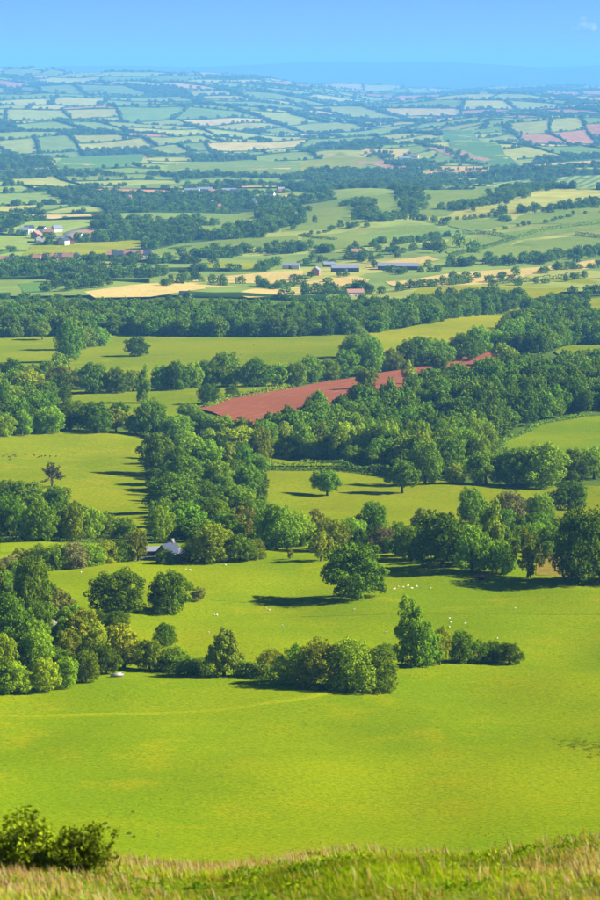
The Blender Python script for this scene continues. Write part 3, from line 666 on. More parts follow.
WOODS = [
    ('woodland', [(262, 438), (290, 425), (330, 418), (385, 408), (440, 395), (480, 386), (530, 375), (575, 372), (640, 366), (640, 410), (580, 412), (545, 419), (512, 431), (492, 446), (476, 474), (430, 478), (400, 474), (360, 462), (300, 460), (262, 458)], 8.5, 11.0, 'dense mixed woodland filling the right of the valley below the red field', 5),
    ('woodland', [(-40, 317), (100, 316), (200, 317), (300, 317), (400, 313), (470, 304), (515, 299), (520, 307), (440, 322), (366, 334), (300, 337), (232, 337), (100, 335), (-40, 338)], 8.5, 11.0, 'long dark woodland belt across the valley above the open meadows', 6),
    ('woodland', [(496, 352), (504, 335), (530, 322), (572, 322), (640, 328), (640, 345), (575, 345), (548, 355)], 9.0, 11.0, 'wood at the right between the yellow meadow and the large wood', 7),
    ('woodland', [(540, 306), (570, 306), (588, 316), (560, 322), (530, 322), (525, 312)], 9.0, 10.0, 'small wood at the right above the yellow meadow', 8),
    ('woodland', [(-40, 400), (-30, 385), (40, 384), (70, 392), (62, 402), (40, 408), (36, 432), (-40, 440)], 10.0, 10.0, 'wood at the left edge above the cattle meadow', 9),
    ('woodland', [(-40, 530), (-40, 492), (20, 498), (60, 512), (110, 536), (60, 542), (0, 540)], 9.0, 6.0, 'undergrowth of the left copse below the cattle meadow', 10),
    ('woodland', [(158, 540), (150, 500), (150, 460), (200, 452), (262, 455), (262, 500), (255, 545), (215, 552)], 8.5, 6.0, 'undergrowth of the central copse behind the cottage', 11),
    ('woodland', [(262, 548), (300, 548), (400, 556), (450, 566), (500, 574), (545, 560), (600, 545), (600, 535), (540, 528), (500, 530), (440, 545), (380, 548), (300, 540)], 8.0, 5.0, 'undergrowth of the middle tree belt', 12),
    ('woodland', [(-30, 690), (40, 688), (100, 676), (160, 668), (160, 655), (100, 640), (60, 600), (20, 575), (-30, 575)], 6.5, 4.0, 'undergrowth of the lower-left copse', 13),
]
wood_ind = 0
for nm, px, gap, size, lab, sd_ in WOODS:
    q, w, h = wood(nm, px, gap, size, lab, seed=sd_)
    keep = np.ones(len(q), bool)
    if sd_ == 5:                                  # the nearest crowns of the large wood are trees of their own
        near = np.argsort(q[:, 1])[:80]
        for j in near:
            p = (q[j, 0], q[j, 1], float(H(*q[j])))
            kd = 'DMMLBMD'[int(RNG.integers(7))]; pxx = proj(*p)[0]; zone = 'left end' if pxx < 345 else 'left middle' if pxx < 400 else 'right middle' if pxx < 450 else 'right end'
            plant(p, w[j], h[j], kd, f"{KIND[kd][2]} among packed crowns at the near {zone} of the large wood", f'{KIND[kd][2]}s packed at the {zone} of the large wood', 'tall' if kd == 'L' else 'oak')
        keep[near] = False
    q, w, h = q[keep], w[keep], h[keep]
    scatter(nm, np.c_[q, H(q[:, 0], q[:, 1])], w, h, MIDS, lab)

# hedges: each a strip of leaf faces
def hedge_mesh(P, width, height, leaf, rg, dens=1.0, rough=0.25):
    Q = []
    for a, b in zip(P[:-1], P[1:]):
        n = max(1, int(np.linalg.norm(b - a) / 1.5)); Q += [a + (b - a) * k / n for k in range(n)]
    Q = np.array(Q + [P[-1]]); L = len(Q) * 1.5
    n = int(L * (2 * height + width) / leaf ** 2 * 1.7 * dens)
    i = rg.uniform(0, len(Q) - 1.001, n); k = i.astype(int); f = (i - k)[:, None]; c = Q[k] * (1 - f) + Q[k + 1] * f
    d = Q[np.minimum(k + 1, len(Q) - 1)] - Q[k]; d /= np.linalg.norm(d, axis=1)[:, None] + 1e-9; nn = np.stack([-d[:, 1], d[:, 0]], 1)
    hv = height * (1 + rough * np.sin(i * .55 + 1) * np.sin(i * .21)); ang = rg.uniform(-.1, math.pi + .1, n)
    ux, uz = np.cos(ang), np.sin(ang); s = np.maximum(np.abs(ux), np.abs(uz)) ** .6
    off = ux / s * width / 2 * rg.uniform(.85, 1.08, n); z = np.clip(uz, 0, 1) / s * hv * rg.uniform(.8, 1.05, n); low = rg.random(n) < .35; z[low] *= rg.random(low.sum())
    xy = c + nn * off[:, None]; P3 = np.c_[xy, H(xy[:, 0], xy[:, 1]) + z]
    No = np.c_[nn * ux[:, None], uz] + rg.normal(size=(n, 3)) * .5; No /= np.linalg.norm(No, axis=1)[:, None]
    T = np.cross(No, rg.normal(size=(n, 3))); T /= np.linalg.norm(T, axis=1)[:, None]; B = np.cross(No, T); sz = leaf * rg.uniform(.6, 1.2, (n, 1)) / 2
    v = np.stack([P3 - T * sz, P3 - B * sz * .7, P3 + T * sz, P3 + B * sz * .7], 1).reshape(-1, 3)
    return v, np.arange(len(v)).reshape(-1, 4), np.repeat(rg.random(n), 4)
HEDGES = [
    ([(-10, 541), (24, 540), (45, 540), (68, 541)], 2.2, 2.0, .45, 'clipped dark hedge at the left edge under the left copse'),
    ([(72, 541), (100, 541), (132, 543)], 2.2, 2.0, .45, 'clipped dark hedge ending near the cottage, right of the other'),
    ([(258, 470), (300, 471), (345, 472), (385, 475)], 4.0, 3.6, .7, 'tall field hedge along the top of the middle meadow'),
    ([(232, 676), (252, 677), (290, 682)], 3.2, 2.8, .4, 'scrubby low hedge between the upright tree and the large thicket'),
    ([(160, 671), (184, 674), (216, 676)], 3.2, 3.0, .4, 'short dark hedge right of the lower-left copse'),
    ([(356, 332), (364, 338), (372, 346), (378, 352)], 5.0, 5.0, 1.0, 'dark hedge between the green meadow and the yellow meadow'),
    ([(205, 408), (232, 398), (290, 389)], 3.0, 2.2, .8, 'low hedge along the left top edge of the red field'),
    ([(494, 458), (504, 442), (540, 424), (590, 415)], 3.0, 1.6, .8, 'low hedge round the sunlit glade in the large wood'),
    ([(500, 284), (540, 281), (583, 276)], 5.0, 4.0, 1.2, 'dark hedge along the top of the right yellow-green meadow'),
    ([(300, 236), (312, 238), (336, 240)], 5.0, 2.5, 1.5, 'short thin hedge on the pale hillside, left'),
    ([(462, 234), (490, 234), (514, 239), (470, 252), (450, 258)], 6.0, 3.5, 1.6, 'dark hedge bending round the meadow below the hillside'),
    ([(514, 239), (545, 230), (600, 224), (640, 219)], 6.0, 3.5, 1.6, 'dark hedge rising to the right across the pale hillside'),
    ([(576, 235), (590, 237), (640, 243)], 7.0, 4.0, 1.6, 'thick short hedge at the right edge of the hillside'),
]
for px, wd, ht, lf, lab in HEDGES:
    v, f, tn = hedge_mesh(hits(px)[:, :2], wd, ht, lf, RNG)
    o = link('hedge', mesh_np('hedge', v, f, [M_HEDGE], False, {'leaf': tn}), None, lab, 'hedge', 'field hedges'); o.color = (.095, .165, .012, 1)

# tree lines and small woods beyond: too far to count
LINES = [  # outline of the line (photo), tree size m, spacing m, rows
    ([(357, 202), (362, 211), (374, 221), (395, 217), (412, 213), (413, 200), (408, 192)], 12, 9, 2), ([(300, 236), (335, 229), (364, 225)], 7, 14, 1), ([(374, 222), (420, 220), (448, 226)], 11, 11, 1),
    ([(335, 229), (352, 227), (364, 225)], 11, 11, 2), ([(280, 252), (340, 252), (375, 247), (420, 243), (446, 236)], 11, 10, 2), ([(348, 263), (380, 257), (400, 251), (446, 249)], 11, 11, 2),
    ([(452, 211), (470, 206), (510, 197), (522, 187)], 12, 9, 3), ([(498, 214), (530, 212), (560, 209), (620, 201)], 12, 9, 3), ([(446, 221), (495, 217), (512, 223)], 10, 12, 1), ([(486, 233), (540, 224), (570, 216), (625, 210)], 8, 22, 1),
    ([(448, 266), (480, 264), (520, 263), (560, 259), (620, 250)], 13, 9, 3), ([(440, 279), (510, 276), (540, 274), (580, 268), (620, 268)], 11, 16, 1), ([(495, 286), (545, 284), (580, 279), (620, 278)], 11, 12, 1),
    ([(170, 241), (230, 234), (262, 238)], 11, 11, 1), ([(190, 239), (285, 229)], 11, 11, 2), ([(205, 259), (225, 254), (255, 253), (305, 251)], 14, 9, 3), ([(180, 276), (200, 270), (260, 271), (278, 264)], 12, 12, 1),
    ([(160, 287), (195, 280), (222, 286), (255, 283), (272, 290), (300, 283)], 12, 20, 1), ([(270, 228), (272, 218), (280, 206), (284, 228)], 13, 9, 3), ([(175, 228), (188, 222), (200, 226)], 13, 9, 3),
    ([(280, 280), (310, 281), (350, 283)], 10, 30, 1), ([(318, 297), (330, 294), (360, 292), (375, 296)], 14, 9, 2), ([(395, 292), (440, 286), (470, 283), (520, 281)], 12, 12, 1), ([(300, 265), (320, 262), (352, 262)], 10, 14, 2),
    ([(370, 262), (400, 275), (440, 272)], 10, 22, 1), ([(30, 246), (60, 243), (145, 239)], 9, 14, 1), ([(0, 300), (40, 303), (85, 306)], 10, 10, 2), ([(0, 270), (60, 272), (100, 277), (160, 276)], 13, 10, 4),
    ([(100, 262), (150, 263), (200, 263)], 13, 10, 3), ([(60, 280), (90, 286), (60, 292)], 13, 10, 3), ([(430, 300), (480, 296), (530, 300)], 13, 10, 1), ([(540, 300), (575, 297), (600, 292)], 11, 12, 2),
    ([(545, 180), (547, 186), (545, 191)], 11, 9, 2), ([(150, 175), (200, 177), (300, 178), (340, 178), (400, 177), (490, 175), (545, 171), (620, 167)], 13, 10, 5), ([(330, 190), (380, 187), (440, 186)], 12, 10, 4),
    ([(395, 163), (405, 166), (418, 162)], 14, 10, 4), ([(368, 155), (384, 153), (386, 158)], 13, 10, 2), ([(385, 158), (400, 163), (440, 172), (480, 170), (520, 168)], 10, 14, 2), ([(430, 147), (460, 157), (480, 166)], 11, 12, 2),
    ([(336, 276), (348, 277), (360, 276)], 9, 13, 1), ([(380, 274), (412, 275)], 9, 16, 1), ([(305, 277), (322, 278)], 8, 14, 1), ([(176, 301), (196, 302)], 9, 10, 2), ([(346, 300), (366, 300)], 9, 10, 2),
    ([(0, 178), (60, 176), (120, 176)], 12, 10, 4), ([(0, 262), (30, 263), (60, 262), (100, 261), (150, 258)], 12, 11, 3),
]
def far_trees():
    rg = np.random.default_rng(77); P, Ww, Hh = [], [], []
    for px, size, gap, rows_ in LINES:
        w = hits(px)[:, :2]
        for a, b in zip(w[:-1], w[1:]):
            L = np.linalg.norm(b - a)
            for r in range(rows_):
                n = max(1, int(L / gap)); t = (np.arange(n) + rg.uniform(0, 1, n)) / n
                q = a + (b - a) * t[:, None] + rg.normal(size=(n, 2)) * (2 + 7 * (rows_ > 1)) * (1 + .4 * rows_) * .6
                P.append(q); Ww.append(rg.uniform(.6, 1.15, n) * size * .85); Hh.append(rg.uniform(.6, 1.1, n) * size * .75)
    fw = [np.array(f) for f in FIELDS_W]
    def clear(q, margin=0):
        k = np.ones(len(q), bool)
        for f in fw:
            m, M = f.min(0), f.max(0); c = k & (q[:, 0] > m[0]) & (q[:, 0] < M[0]) & (q[:, 1] > m[1]) & (q[:, 1] < M[1])
            if c.any(): k[c] &= ~inpoly(q[c, 0], q[c, 1], f)
        return k
    for a, b in FAR_EDGES:                        # hedgerow trees of the patchwork
        L = np.linalg.norm(b - a); ym = (a[1] + b[1]) / 2
        c = warp(((a + b) / 2)[None])[0]; px, py = proj(c[0], c[1], float(H(*c)))
        if px > 285 and 192 < py < 300: continue
        kind = rg.random(); gap = (8 if kind < .14 else 18 if kind < .55 else 45) * (1 + max(0, ym - 6000) / 5000) * (2.5 if py > 235 else .55 if py < 150 else .85)
        n = int(L / gap)
        if n:
            q = warp(a + (b - a) * rg.random((n, 1)) + rg.normal(size=(n, 2)) * (5 if kind < .22 else 1.5)); q = q[clear(q)]
            P.append(q); s = rg.uniform(5, 10.5, len(q)) * (1 + .95 * float(sst(5000, 13000, ym))); Ww.append(s * rg.uniform(.9, 1.3, len(q))); Hh.append(s * rg.uniform(.8, 1.1, len(q)))
    for qd, py in FAR_WOODS:
        yc = qd[:, 1].mean(); g = 14 * (1 + max(0, yc - 4500) / 7000)
        q = warp(poisson(qd, g, rg)); q = q[clear(q)]; full = rg.uniform(.45, 1.0); q = q[rg.random(len(q)) < full]
        s = rg.uniform(8, 14, len(q)) * (g / 14) ** .6; P.append(q); Ww.append(s); Hh.append(np.minimum(s, 15) * rg.uniform(.75, 1.05, len(q)))
    P = np.concatenate(P); Ww = np.concatenate(Ww); Hh = np.concatenate(Hh)
    scatter('distant_trees', np.c_[P, H(P[:, 0], P[:, 1])], Ww, Hh, FARS, 'countless distant hedgerow trees and woods across the far hills', (0.072, 0.148, 0.012))
    # low hedges of the patchwork
    V, Fa = [], []; nv = 0
    for a, b in FAR_EDGES:
        L = np.linalg.norm(b - a); n = max(2, int(L / 22)); q = warp(a + (b - a) * np.linspace(0, 1, n + 1)[:, None]); c = q.mean(0); px, py = proj(c[0], c[1], float(H(*c)))
        if px > 285 and 192 < py < 300 or c[1] > 20000: continue
        d = np.gradient(q, axis=0); d /= np.linalg.norm(d, axis=1)[:, None] + 1e-9; nn = np.stack([-d[:, 1], d[:, 0]], 1); k = clear(q)
        hh = rg.uniform(1.6, 3.6, n + 1) * (1 + .9 * float(sst(5000, 11000, c[1]))); z = H(q[:, 0], q[:, 1]); wd = rg.uniform(1.4, 2.6, n + 1)[:, None] * (1 + .9 * float(sst(5000, 11000, c[1])))
        for sgn, zz in ((1, -1.0), (.55, hh), (-.55, hh * .96), (-1, -1.0)): V.append(np.c_[q + nn * wd * sgn, z + zz])
        m = n + 1
        for r in range(3):
            i = np.arange(n)[k[:-1] & k[1:]]; Fa.append(nv + np.stack([r * m + i, r * m + i + 1, (r + 1) * m + i + 1, (r + 1) * m + i], 1))
        nv += 4 * m
    V = np.concatenate(V); o = link('distant_hedges', mesh_np('distant_hedges', V, np.concatenate(Fa), [M_HEDGE], False, {'leaf': rg.random(len(V))}), kind='stuff', label='countless thin dark hedges between the fields of the far hills', cat='hedge')
    o.color = (.055, .11, .012, 1)
far_trees()

# ------------------------------------------------------------------ buildings
M_BRICK = plain('brick_wall', (0.36, 0.16, 0.10), 0.9, 0.25, 1.0); M_RENDER = plain('white_render', (0.50, 0.48, 0.44), 0.9, 0.08, 0.8); M_STONE = plain('stone_wall', (0.20, 0.18, 0.15), 0.95, 0.3, 1.2)
M_SLATE = plain('slate_roof', (0.035, 0.048, 0.075), 0.8, 0.3, 1.5, 0.15); M_TILE = plain('tile_roof', (0.30, 0.15, 0.10), 0.8, 0.3, 1.5); M_TIN = plain('tin_roof', (0.19, 0.21, 0.26), 0.45, 0.12, 0.5, 0.5)
M_TIMBER = plain('dark_boarding', (0.06, 0.065, 0.075), 0.85, 0.3, 1.0); M_PANE = plain('window_glass', (0.03, 0.04, 0.05), 0.08, 0.1, 1.0, 0.6); M_FRAME = plain('white_paint', (0.8, 0.8, 0.78), 0.5, 0.05, 1.0)
M_CREAM = plain('cream_panel', (0.66, 0.62, 0.52), 0.7, 0.1, 1.0)
def boxm(name, x0, x1, y0, y1, z0, z1, mat):
    V = [(x, y, z) for z in (z0, z1) for y in (y0, y1) for x in (x0, x1)]
    return mesh_np(name, V, [(0, 2, 3, 1), (4, 5, 7, 6), (0, 1, 5, 4), (2, 6, 7, 3), (0, 4, 6, 2), (1, 3, 7, 5)], [mat])
_hm = {}
def house_parts(L, Wd, eave, ridge, wm, rm, barn):
    key = (L, Wd, eave, ridge, wm.name, rm.name, barn)
    if key in _hm: return _hm[key]
    a, b = L / 2, Wd / 2; parts = []
    V = [(-a, -b, -.6), (a, -b, -.6), (a, b, -.6), (-a, b, -.6), (-a, -b, eave), (a, -b, eave), (a, b, eave), (-a, b, eave), (-a, 0, ridge - .12), (a, 0, ridge - .12)]
    me = bpy.data.meshes.new('wall'); me.from_pydata(V, [], [(0, 1, 5, 4), (2, 3, 7, 6), (1, 2, 6, 9, 5), (3, 0, 4, 8, 7)]); me.materials.append(wm); parts.append(('wall', me, None))
    o, t = .35, .16; k = (ridge - eave) / b; ze = eave - o * k
    V = []
    for x in (-a - o, a + o):
        V += [(x, -b - o, ze), (x, 0, ridge), (x, b + o, ze), (x, b + o, ze + t), (x, 0, ridge + t), (x, -b - o, ze + t)]
    me = bpy.data.meshes.new('roof'); me.from_pydata(V, [], [(0, 1, 4, 5), (1, 2, 3, 4), (6, 11, 10, 7), (7, 10, 9, 8), (5, 4, 10, 11), (4, 3, 9, 10), (0, 5, 11, 6), (2, 8, 9, 3), (0, 6, 7, 1), (1, 7, 8, 2)]); me.materials.append(rm); parts.append(('roof', me, None))
    if not barn:
        parts.append(('chimney', boxm('chimney', a - 1.2, a - .4, -.4, .4, ridge - .5, ridge + .8, M_STONE), 'roof'))
        for x in (-L * .3, L * .3):
            for z in ((1.0, 2.2), (3.4, 4.5)):
                if z[1] > eave: continue
                parts.append(('window', boxm('window', x - .6, x + .6, -b - .06, -b + .02, z[0], z[1], M_FRAME), None)); parts.append(('pane', boxm('pane', x - .5, x + .5, -b - .08, -b - .04, z[0] + .1, z[1] - .1, M_PANE), 'window'))
        parts.append(('door', boxm('door', -.5, .5, -b - .07, -b + .02, -.3, 2.05, M_TIMBER), None))
    else:
        parts.append(('door', boxm('door', -2, 2, -b - .08, -b + .02, -.3, min(3.4, eave - .4), M_TIMBER), None))
    _hm[key] = parts; return parts
def house(px, py, L, Wd, eave, ridge, wm, rm, rot, label, name='house', cat='house', group=None, barn=False):
    p = hit(px, py); e = link(name, None, None, label, cat, group); e.location = p; e.rotation_euler = (0, 0, math.radians(rot)); last = {}
    for nm, me, par in house_parts(L, Wd, eave, ridge, wm, rm, barn): last[nm] = link(nm, me, last[par] if par else e)
    return e
house(168, 559, 5.5, 3.6, 2.0, 3.9, M_STONE, M_SLATE, 62, 'small stone cottage with slate roof half hidden by trees at the pasture edge', 'cottage')
house(177, 558, 3.2, 2.2, 1.5, 2.4, M_RENDER, M_TIN, 5, 'pale-roofed lean-to just right of the stone cottage', 'shed', 'shed', barn=True)
house(152, 556, 3.4, 2.2, 1.6, 2.3, M_CREAM, M_TIN, 10, 'small cream shed left of the stone cottage', 'shed', 'shed', barn=True)
house(345, 272, 25, 13, 4.2, 6.8, M_TIMBER, M_TIN, 4, 'long dark barn with pale roof, left of the two big barns', 'barn', 'barn', barn=True)
house(398, 270, 38, 14, 4.2, 6.8, M_TIMBER, M_TIN, -4, 'longest grey barn with pale roof, right of the two big barns', 'barn', 'barn', barn=True)
house(316, 275, 9, 7, 4.6, 7.4, M_BRICK, M_TIN, 80, 'brick farmhouse at the left end of the barns', 'house')
house(329, 267, 11, 7, 3, 5, M_TIMBER, M_TIN, 10, 'small pale-roofed shed behind the left barn', 'barn', 'barn', barn=True)
house(356, 256, 9, 7, 4.6, 7.2, M_RENDER, M_TILE, 6, 'white house among trees above the barns', 'house')
house(291, 269, 16, 8, 3.6, 5.6, M_RENDER, M_TIN, -3, 'white-roofed shed left of the farm by the hay field', 'barn', 'barn', barn=True)
house(355, 297, 13, 8, 4.0, 6.4, M_RENDER, M_TILE, 12, 'pale farm building at the edge of the woodland belt', 'house')
house(185, 299, 8, 6, 3.4, 6.0, M_STONE, M_SLATE, -10, 'blue-roofed house above the left woodland belt', 'house')
house(404, 160, 26, 16, 5, 9, M_RENDER, M_TIN, 10, 'distant pale farm shed beside the dark copse, left one', 'barn', 'barn', barn=True)
house(414, 158, 22, 12, 5, 9, M_RENDER, M_TILE, -15, 'distant red-roofed farm house beside the dark copse', 'house')
house(253, 207, 12, 9, 8, 13, M_RENDER, M_SLATE, 70, 'tall white house standing among trees above the green field', 'house')
for i, (x, y) in enumerate([(192, 193), (205, 192), (216, 194), (229, 193), (238, 194)]):
    house(x, y, 24, 14, 5, 8, [M_RENDER, M_TIN, M_BRICK, M_RENDER, M_STONE][i], [M_TIN, M_TIN, M_TILE, M_TIN, M_SLATE][i], 5 * i - 8, f'distant works shed, {ORD[i]}' + (' from left' if i else '') + ' in the row beyond the town trees', 'barn', 'shed', 'distant works sheds', True)
for i, (x, y) in enumerate([(212, 206), (217, 208), (281, 192), (286, 201), (272, 196), (134, 221), (128, 199)]):
    house(x, y, 11, 8, 5, 8, [M_RENDER, M_BRICK][i % 2], [M_TILE, M_SLATE, M_TIN][i % 3], 40 * i, f'distant town house among trees, {ORD[i]}' + (' in' if i == 0 else ' from left in') + ' the upper town', 'house', 'house', 'upper town houses') if False else None
for i, (x, y) in enumerate(sorted([(212, 206), (218, 208), (281, 192), (286, 201), (271, 197), (134, 222), (128, 200)])):
    house(x, y, 11, 8, 5, 8, [M_RENDER, M_BRICK][i % 2], [M_TILE, M_SLATE, M_TIN][i % 3], 40 * i, f'distant house, {ORD[i]}' + (' from left' if i else '') + ' among the trees of the upper town', 'house', 'house', 'upper town houses')
for i, (x, y) in enumerate([(3, 264), (9, 265), (36, 262), (44, 261), (52, 262), (60, 261), (68, 261), (76, 260), (112, 259), (118, 259), (125, 258), (131, 259), (138, 258), (146, 258)]):
    house(x, y, 10, 8, 4.6, 7.8, [M_BRICK, M_RENDER, M_BRICK][i % 3], [M_TILE, M_SLATE][i % 2], [0, 8, -6, 90][i % 4], f'village house, {ORD[i]}' + (' from left' if i else '') + ' in the row below the pale field', 'house', 'house', 'village row houses')
for i, (x, y) in enumerate(sorted([(24, 234), (29, 232), (36, 238), (42, 233), (48, 236), (57, 232), (39, 242), (70, 244), (64, 245), (79, 240)])):
    house(x, y, 11, 8, 5, 8, [M_RENDER, M_RENDER, M_BRICK][i % 3], [M_TIN, M_SLATE, M_TILE][i % 3], 35 * i, f'white-walled house, {ORD[i]}' + (' from left' if i else '') + ' in the cluster by the pale ploughed field', 'house', 'house', 'houses by the pale ploughed field')
# low wall, trough, trailer
def parts_thing(name, loc, rot, label, cat, parts):
    e = link(name, None, None, label, cat); e.location = loc; e.rotation_euler = (0, 0, math.radians(rot))
    for nm, me in parts: link(nm, me, e)
    return e
M_REDPAINT = plain('red_paint', (0.26, 0.05, 0.035), 0.5, 0.2, 3.0); M_TYRE = plain('tyre', (0.02, 0.02, 0.02), 0.9); M_ZINC = plain('galvanised', (0.20, 0.20, 0.18), 0.45, 0.12, 3.0, 0.5); M_WATER = plain('water', (0.03, 0.04, 0.04), 0.05, 0.1, 1.0, 0.6)
def wheel(name, x, y, r, w):
    V, Fa = [], []; n = 14
    for xx, rr in ((x - w / 2, r * .55), (x - w / 2, r), (x + w / 2, r), (x + w / 2, r * .55)):
        for k in range(n): a = 2 * math.pi * k / n; V.append((xx, y + rr * math.cos(a), r + rr * math.sin(a)))
    for i in range(3):
        for k in range(n): Fa.append((i * n + k, i * n + (k + 1) % n, (i + 1) * n + (k + 1) % n, (i + 1) * n + k))
    for k in range(n): Fa.append((3 * n + k, 3 * n + (k + 1) % n, (k + 1) % n, k))
    return mesh_np(name, V, Fa, [M_TYRE])
wl = boxm('wall', -1.1, 1.1, -.2, .2, -.4, .55, M_RENDER); cp = boxm('coping', -1.15, 1.15, -.25, .25, .55, .63, M_STONE)
parts_thing('garden_wall', hit(180, 563), 5, 'short whitewashed wall below the cottage at the pasture edge', 'wall', [('wall', wl), ('coping', cp)])
tp = [('side', boxm('side', -1.1, 1.1, -.42, -.36, .12, .62, M_ZINC)), ('side', boxm('side', -1.1, 1.1, .36, .42, .12, .62, M_ZINC)), ('end', boxm('end', -1.16, -1.1, -.42, .42, .12, .62, M_ZINC)), ('end', boxm('end', 1.1, 1.16, -.42, .42, .12, .62, M_ZINC)),
      ('base', boxm('base', -1.1, 1.1, -.36, .36, .12, .18, M_ZINC)), ('water', boxm('water', -1.09, 1.09, -.35, .35, .2, .52, M_WATER))] + [('leg', boxm('leg', x - .05, x + .05, -.3, .3, -.15, .12, M_ZINC)) for x in (-.8, .8)]
parts_thing('water_trough', hit(117, 677), 24, 'pale metal water trough at the foot of the lower-left copse', 'trough', tp)
tr = [('body', boxm('body', -1.1, 1.1, -.6, .6, .55, 1.15, M_REDPAINT)), ('tailboard', boxm('tailboard', 1.1, 1.18, -.6, .6, .6, 1.25, M_REDPAINT)), ('wheel', wheel('wheel', .0, -.72, .36, .2)), ('wheel', wheel('wheel', .0, .72, .36, .2)), ('axle', boxm('axle', -.06, .06, -.7, .7, .3, .42, M_TYRE)), ('drawbar', boxm('drawbar', -2.3, -1.1, -.06, .06, .5, .62, M_TYRE)), ('chassis', boxm('chassis', -1.0, 1.0, -.3, .3, .42, .55, M_TYRE))]
for nm, me in tr:
    if nm == 'wheel': 
        for v in me.vertices: x, y, z = v.co; v.co = (y if False else z * 0 + (y - (-.72 if y < 0 else .72)), (-.72 if y < 0 else .72) + x, z)
parts_thing('trailer', hit(481, 580), 0, 'small red farm trailer by the long shadow at the right', 'trailer', tr)

# ------------------------------------------------------------------ sheep and cattle
M_WOOL = plain('wool', (0.62, 0.57, 0.46), 1.0, 0.1, 6.0, 0.0); M_HIDE = plain('dark_hide', (0.035, 0.025, 0.02), 0.8, 0.3, 3.0); M_BROWN = plain('brown_fleece', (0.22, 0.11, 0.05), 1.0, 0.2, 5.0, 0.0)
def animal(name, chain, radii, edges, mat):
    me = bpy.data.meshes.new(name); me.from_pydata(chain, edges, []); o = bpy.data.objects.new(name, me); COL.objects.link(o)
    md = o.modifiers.new('skin', 'SKIN'); md.use_smooth_shade = True; o.modifiers.new('sub', 'SUBSURF').levels = 1
    for i, r in enumerate(radii): me.skin_vertices[0].data[i].radius = (r, r) if not isinstance(r, tuple) else r
    me.skin_vertices[0].data[0].use_root = True
    dg = bpy.context.evaluated_depsgraph_get(); dg.update(); out = bpy.data.meshes.new_from_object(o.evaluated_get(dg)); out.name = name
    bpy.data.objects.remove(o); out.materials.clear(); out.materials.append(mat); return out
def body(L, Hh, fat, head_down, leg):
    # pelvis, belly, chest, neck, poll, muzzle, 4 legs (hip/shoulder, knee, foot)
    v = [(-L * .36, 0, Hh * .72), (0, 0, Hh * .68), (L * .32, 0, Hh * .7), (L * .50, 0, Hh * (.7 - .25 * head_down)), (L * .60, 0, Hh * (.9 - .65 * head_down)), (L * .76, 0, Hh * (.82 - .72 * head_down))]
    r = [fat * .85, fat, fat * .9, fat * .45, fat * .34, fat * .2]; e = [(0, 1), (1, 2), (2, 3), (3, 4), (4, 5)]
    for sx, at, bx in ((-.36, 0, -.04), (.32, 2, .02)):
        for sy in (-1, 1):
            b = len(v); v += [(L * sx, sy * fat * .55, Hh * .48), (L * (sx + bx), sy * fat * .55, Hh * .25), (L * sx, sy * fat * .55, 0)]; r += [leg * 1.8, leg * 1.1, leg]; e += [(at, b), (b, b + 1), (b + 1, b + 2)]
    v.append((-L * .47, 0, Hh * .6)); r.append(leg * .8); e.append((0, len(v) - 1))
    return v, r, e
v, r, e = body(1.15, .78, .25, 1.0, .045); SHEEP = animal('sheep', v, r, e, M_WOOL); v, r, e = body(1.15, .8, .25, .1, .045); SHEEP_UP = animal('sheep', v, r, e, M_WOOL)
v, r, e = body(.8, .6, .16, .2, .035); LAMB = animal('lamb', v, r, e, M_BROWN); v, r, e = body(1.9, 1.3, .36, .9, .08); COW = animal('cow', v, r, e, M_HIDE)
def herd(name, meshes, spots, label, cat, group):
    for i, (x, y) in enumerate(spots):
        o = link(name, meshes[i % len(meshes)], None, label, cat, group if len(spots) > 1 else None); o.location = hit(x, y); o.rotation_euler = (0, 0, (i * 2.1 + x) % 6.28); s = 0.48 + .14 * ((i * 7) % 5) / 4; o.scale = (s, s, s)
herd('sheep', [SHEEP, SHEEP_UP], [(449.5, 619), (451, 623), (449.5, 628), (465, 624.5)], 'white sheep close behind the clump right of the thicket', 'sheep', 'sheep by the clump')
herd('lamb', [LAMB], [(468, 627)], 'brown lamb beside the white sheep behind the clump', 'lamb', None)
herd('sheep', [SHEEP], [(497.5, 639)], 'single white sheep at the right end of the clump', 'sheep', None)
herd('sheep', [SHEEP_UP], [(515, 609)], 'single white sheep alone on the open right pasture', 'sheep', None)
herd('sheep', [SHEEP], [(386, 633)], 'single white sheep left of the tall tree of the clump', 'sheep', None)
herd('sheep', [SHEEP, SHEEP_UP], [(266, 609), (269.5, 611)], 'white sheep of the pair left of the lone oak shadow', 'sheep', 'pair near the oak shadow')
herd('sheep', [SHEEP], [(282, 626)], 'single white sheep left below the lone oak', 'sheep', None)
herd('sheep', [SHEEP_UP], [(354, 610)], 'single white sheep just below the lone oak', 'sheep', None)
herd('sheep', [SHEEP, SHEEP_UP], [(209, 633), (214, 616), (217, 616)], 'white sheep between the oak pair and the olive tree', 'sheep', 'sheep above the olive tree')
herd('sheep', [SHEEP, SHEEP_UP], [(185.5, 570), (190, 571), (225, 566), (257, 561), (81, 573), (108, 572)], 'white sheep at the back of the pasture below the cottage copse', 'sheep', 'sheep below the cottage')
herd('sheep', [SHEEP, SHEEP_UP], [(398, 587), (403, 588), (408, 586.5), (412, 589), (417, 587), (422, 588), (430, 589), (394, 590)], 'pale sheep of the small flock right of the lone oak', 'sheep', 'flock right of the oak')
herd('cow', [COW], [(3, 457), (6.5, 455), (9, 458), (10, 460), (14, 456), (15.5, 457), (25, 455)], 'dark cow in the left bunch of the cattle meadow', 'cow', 'left bunch of cattle')
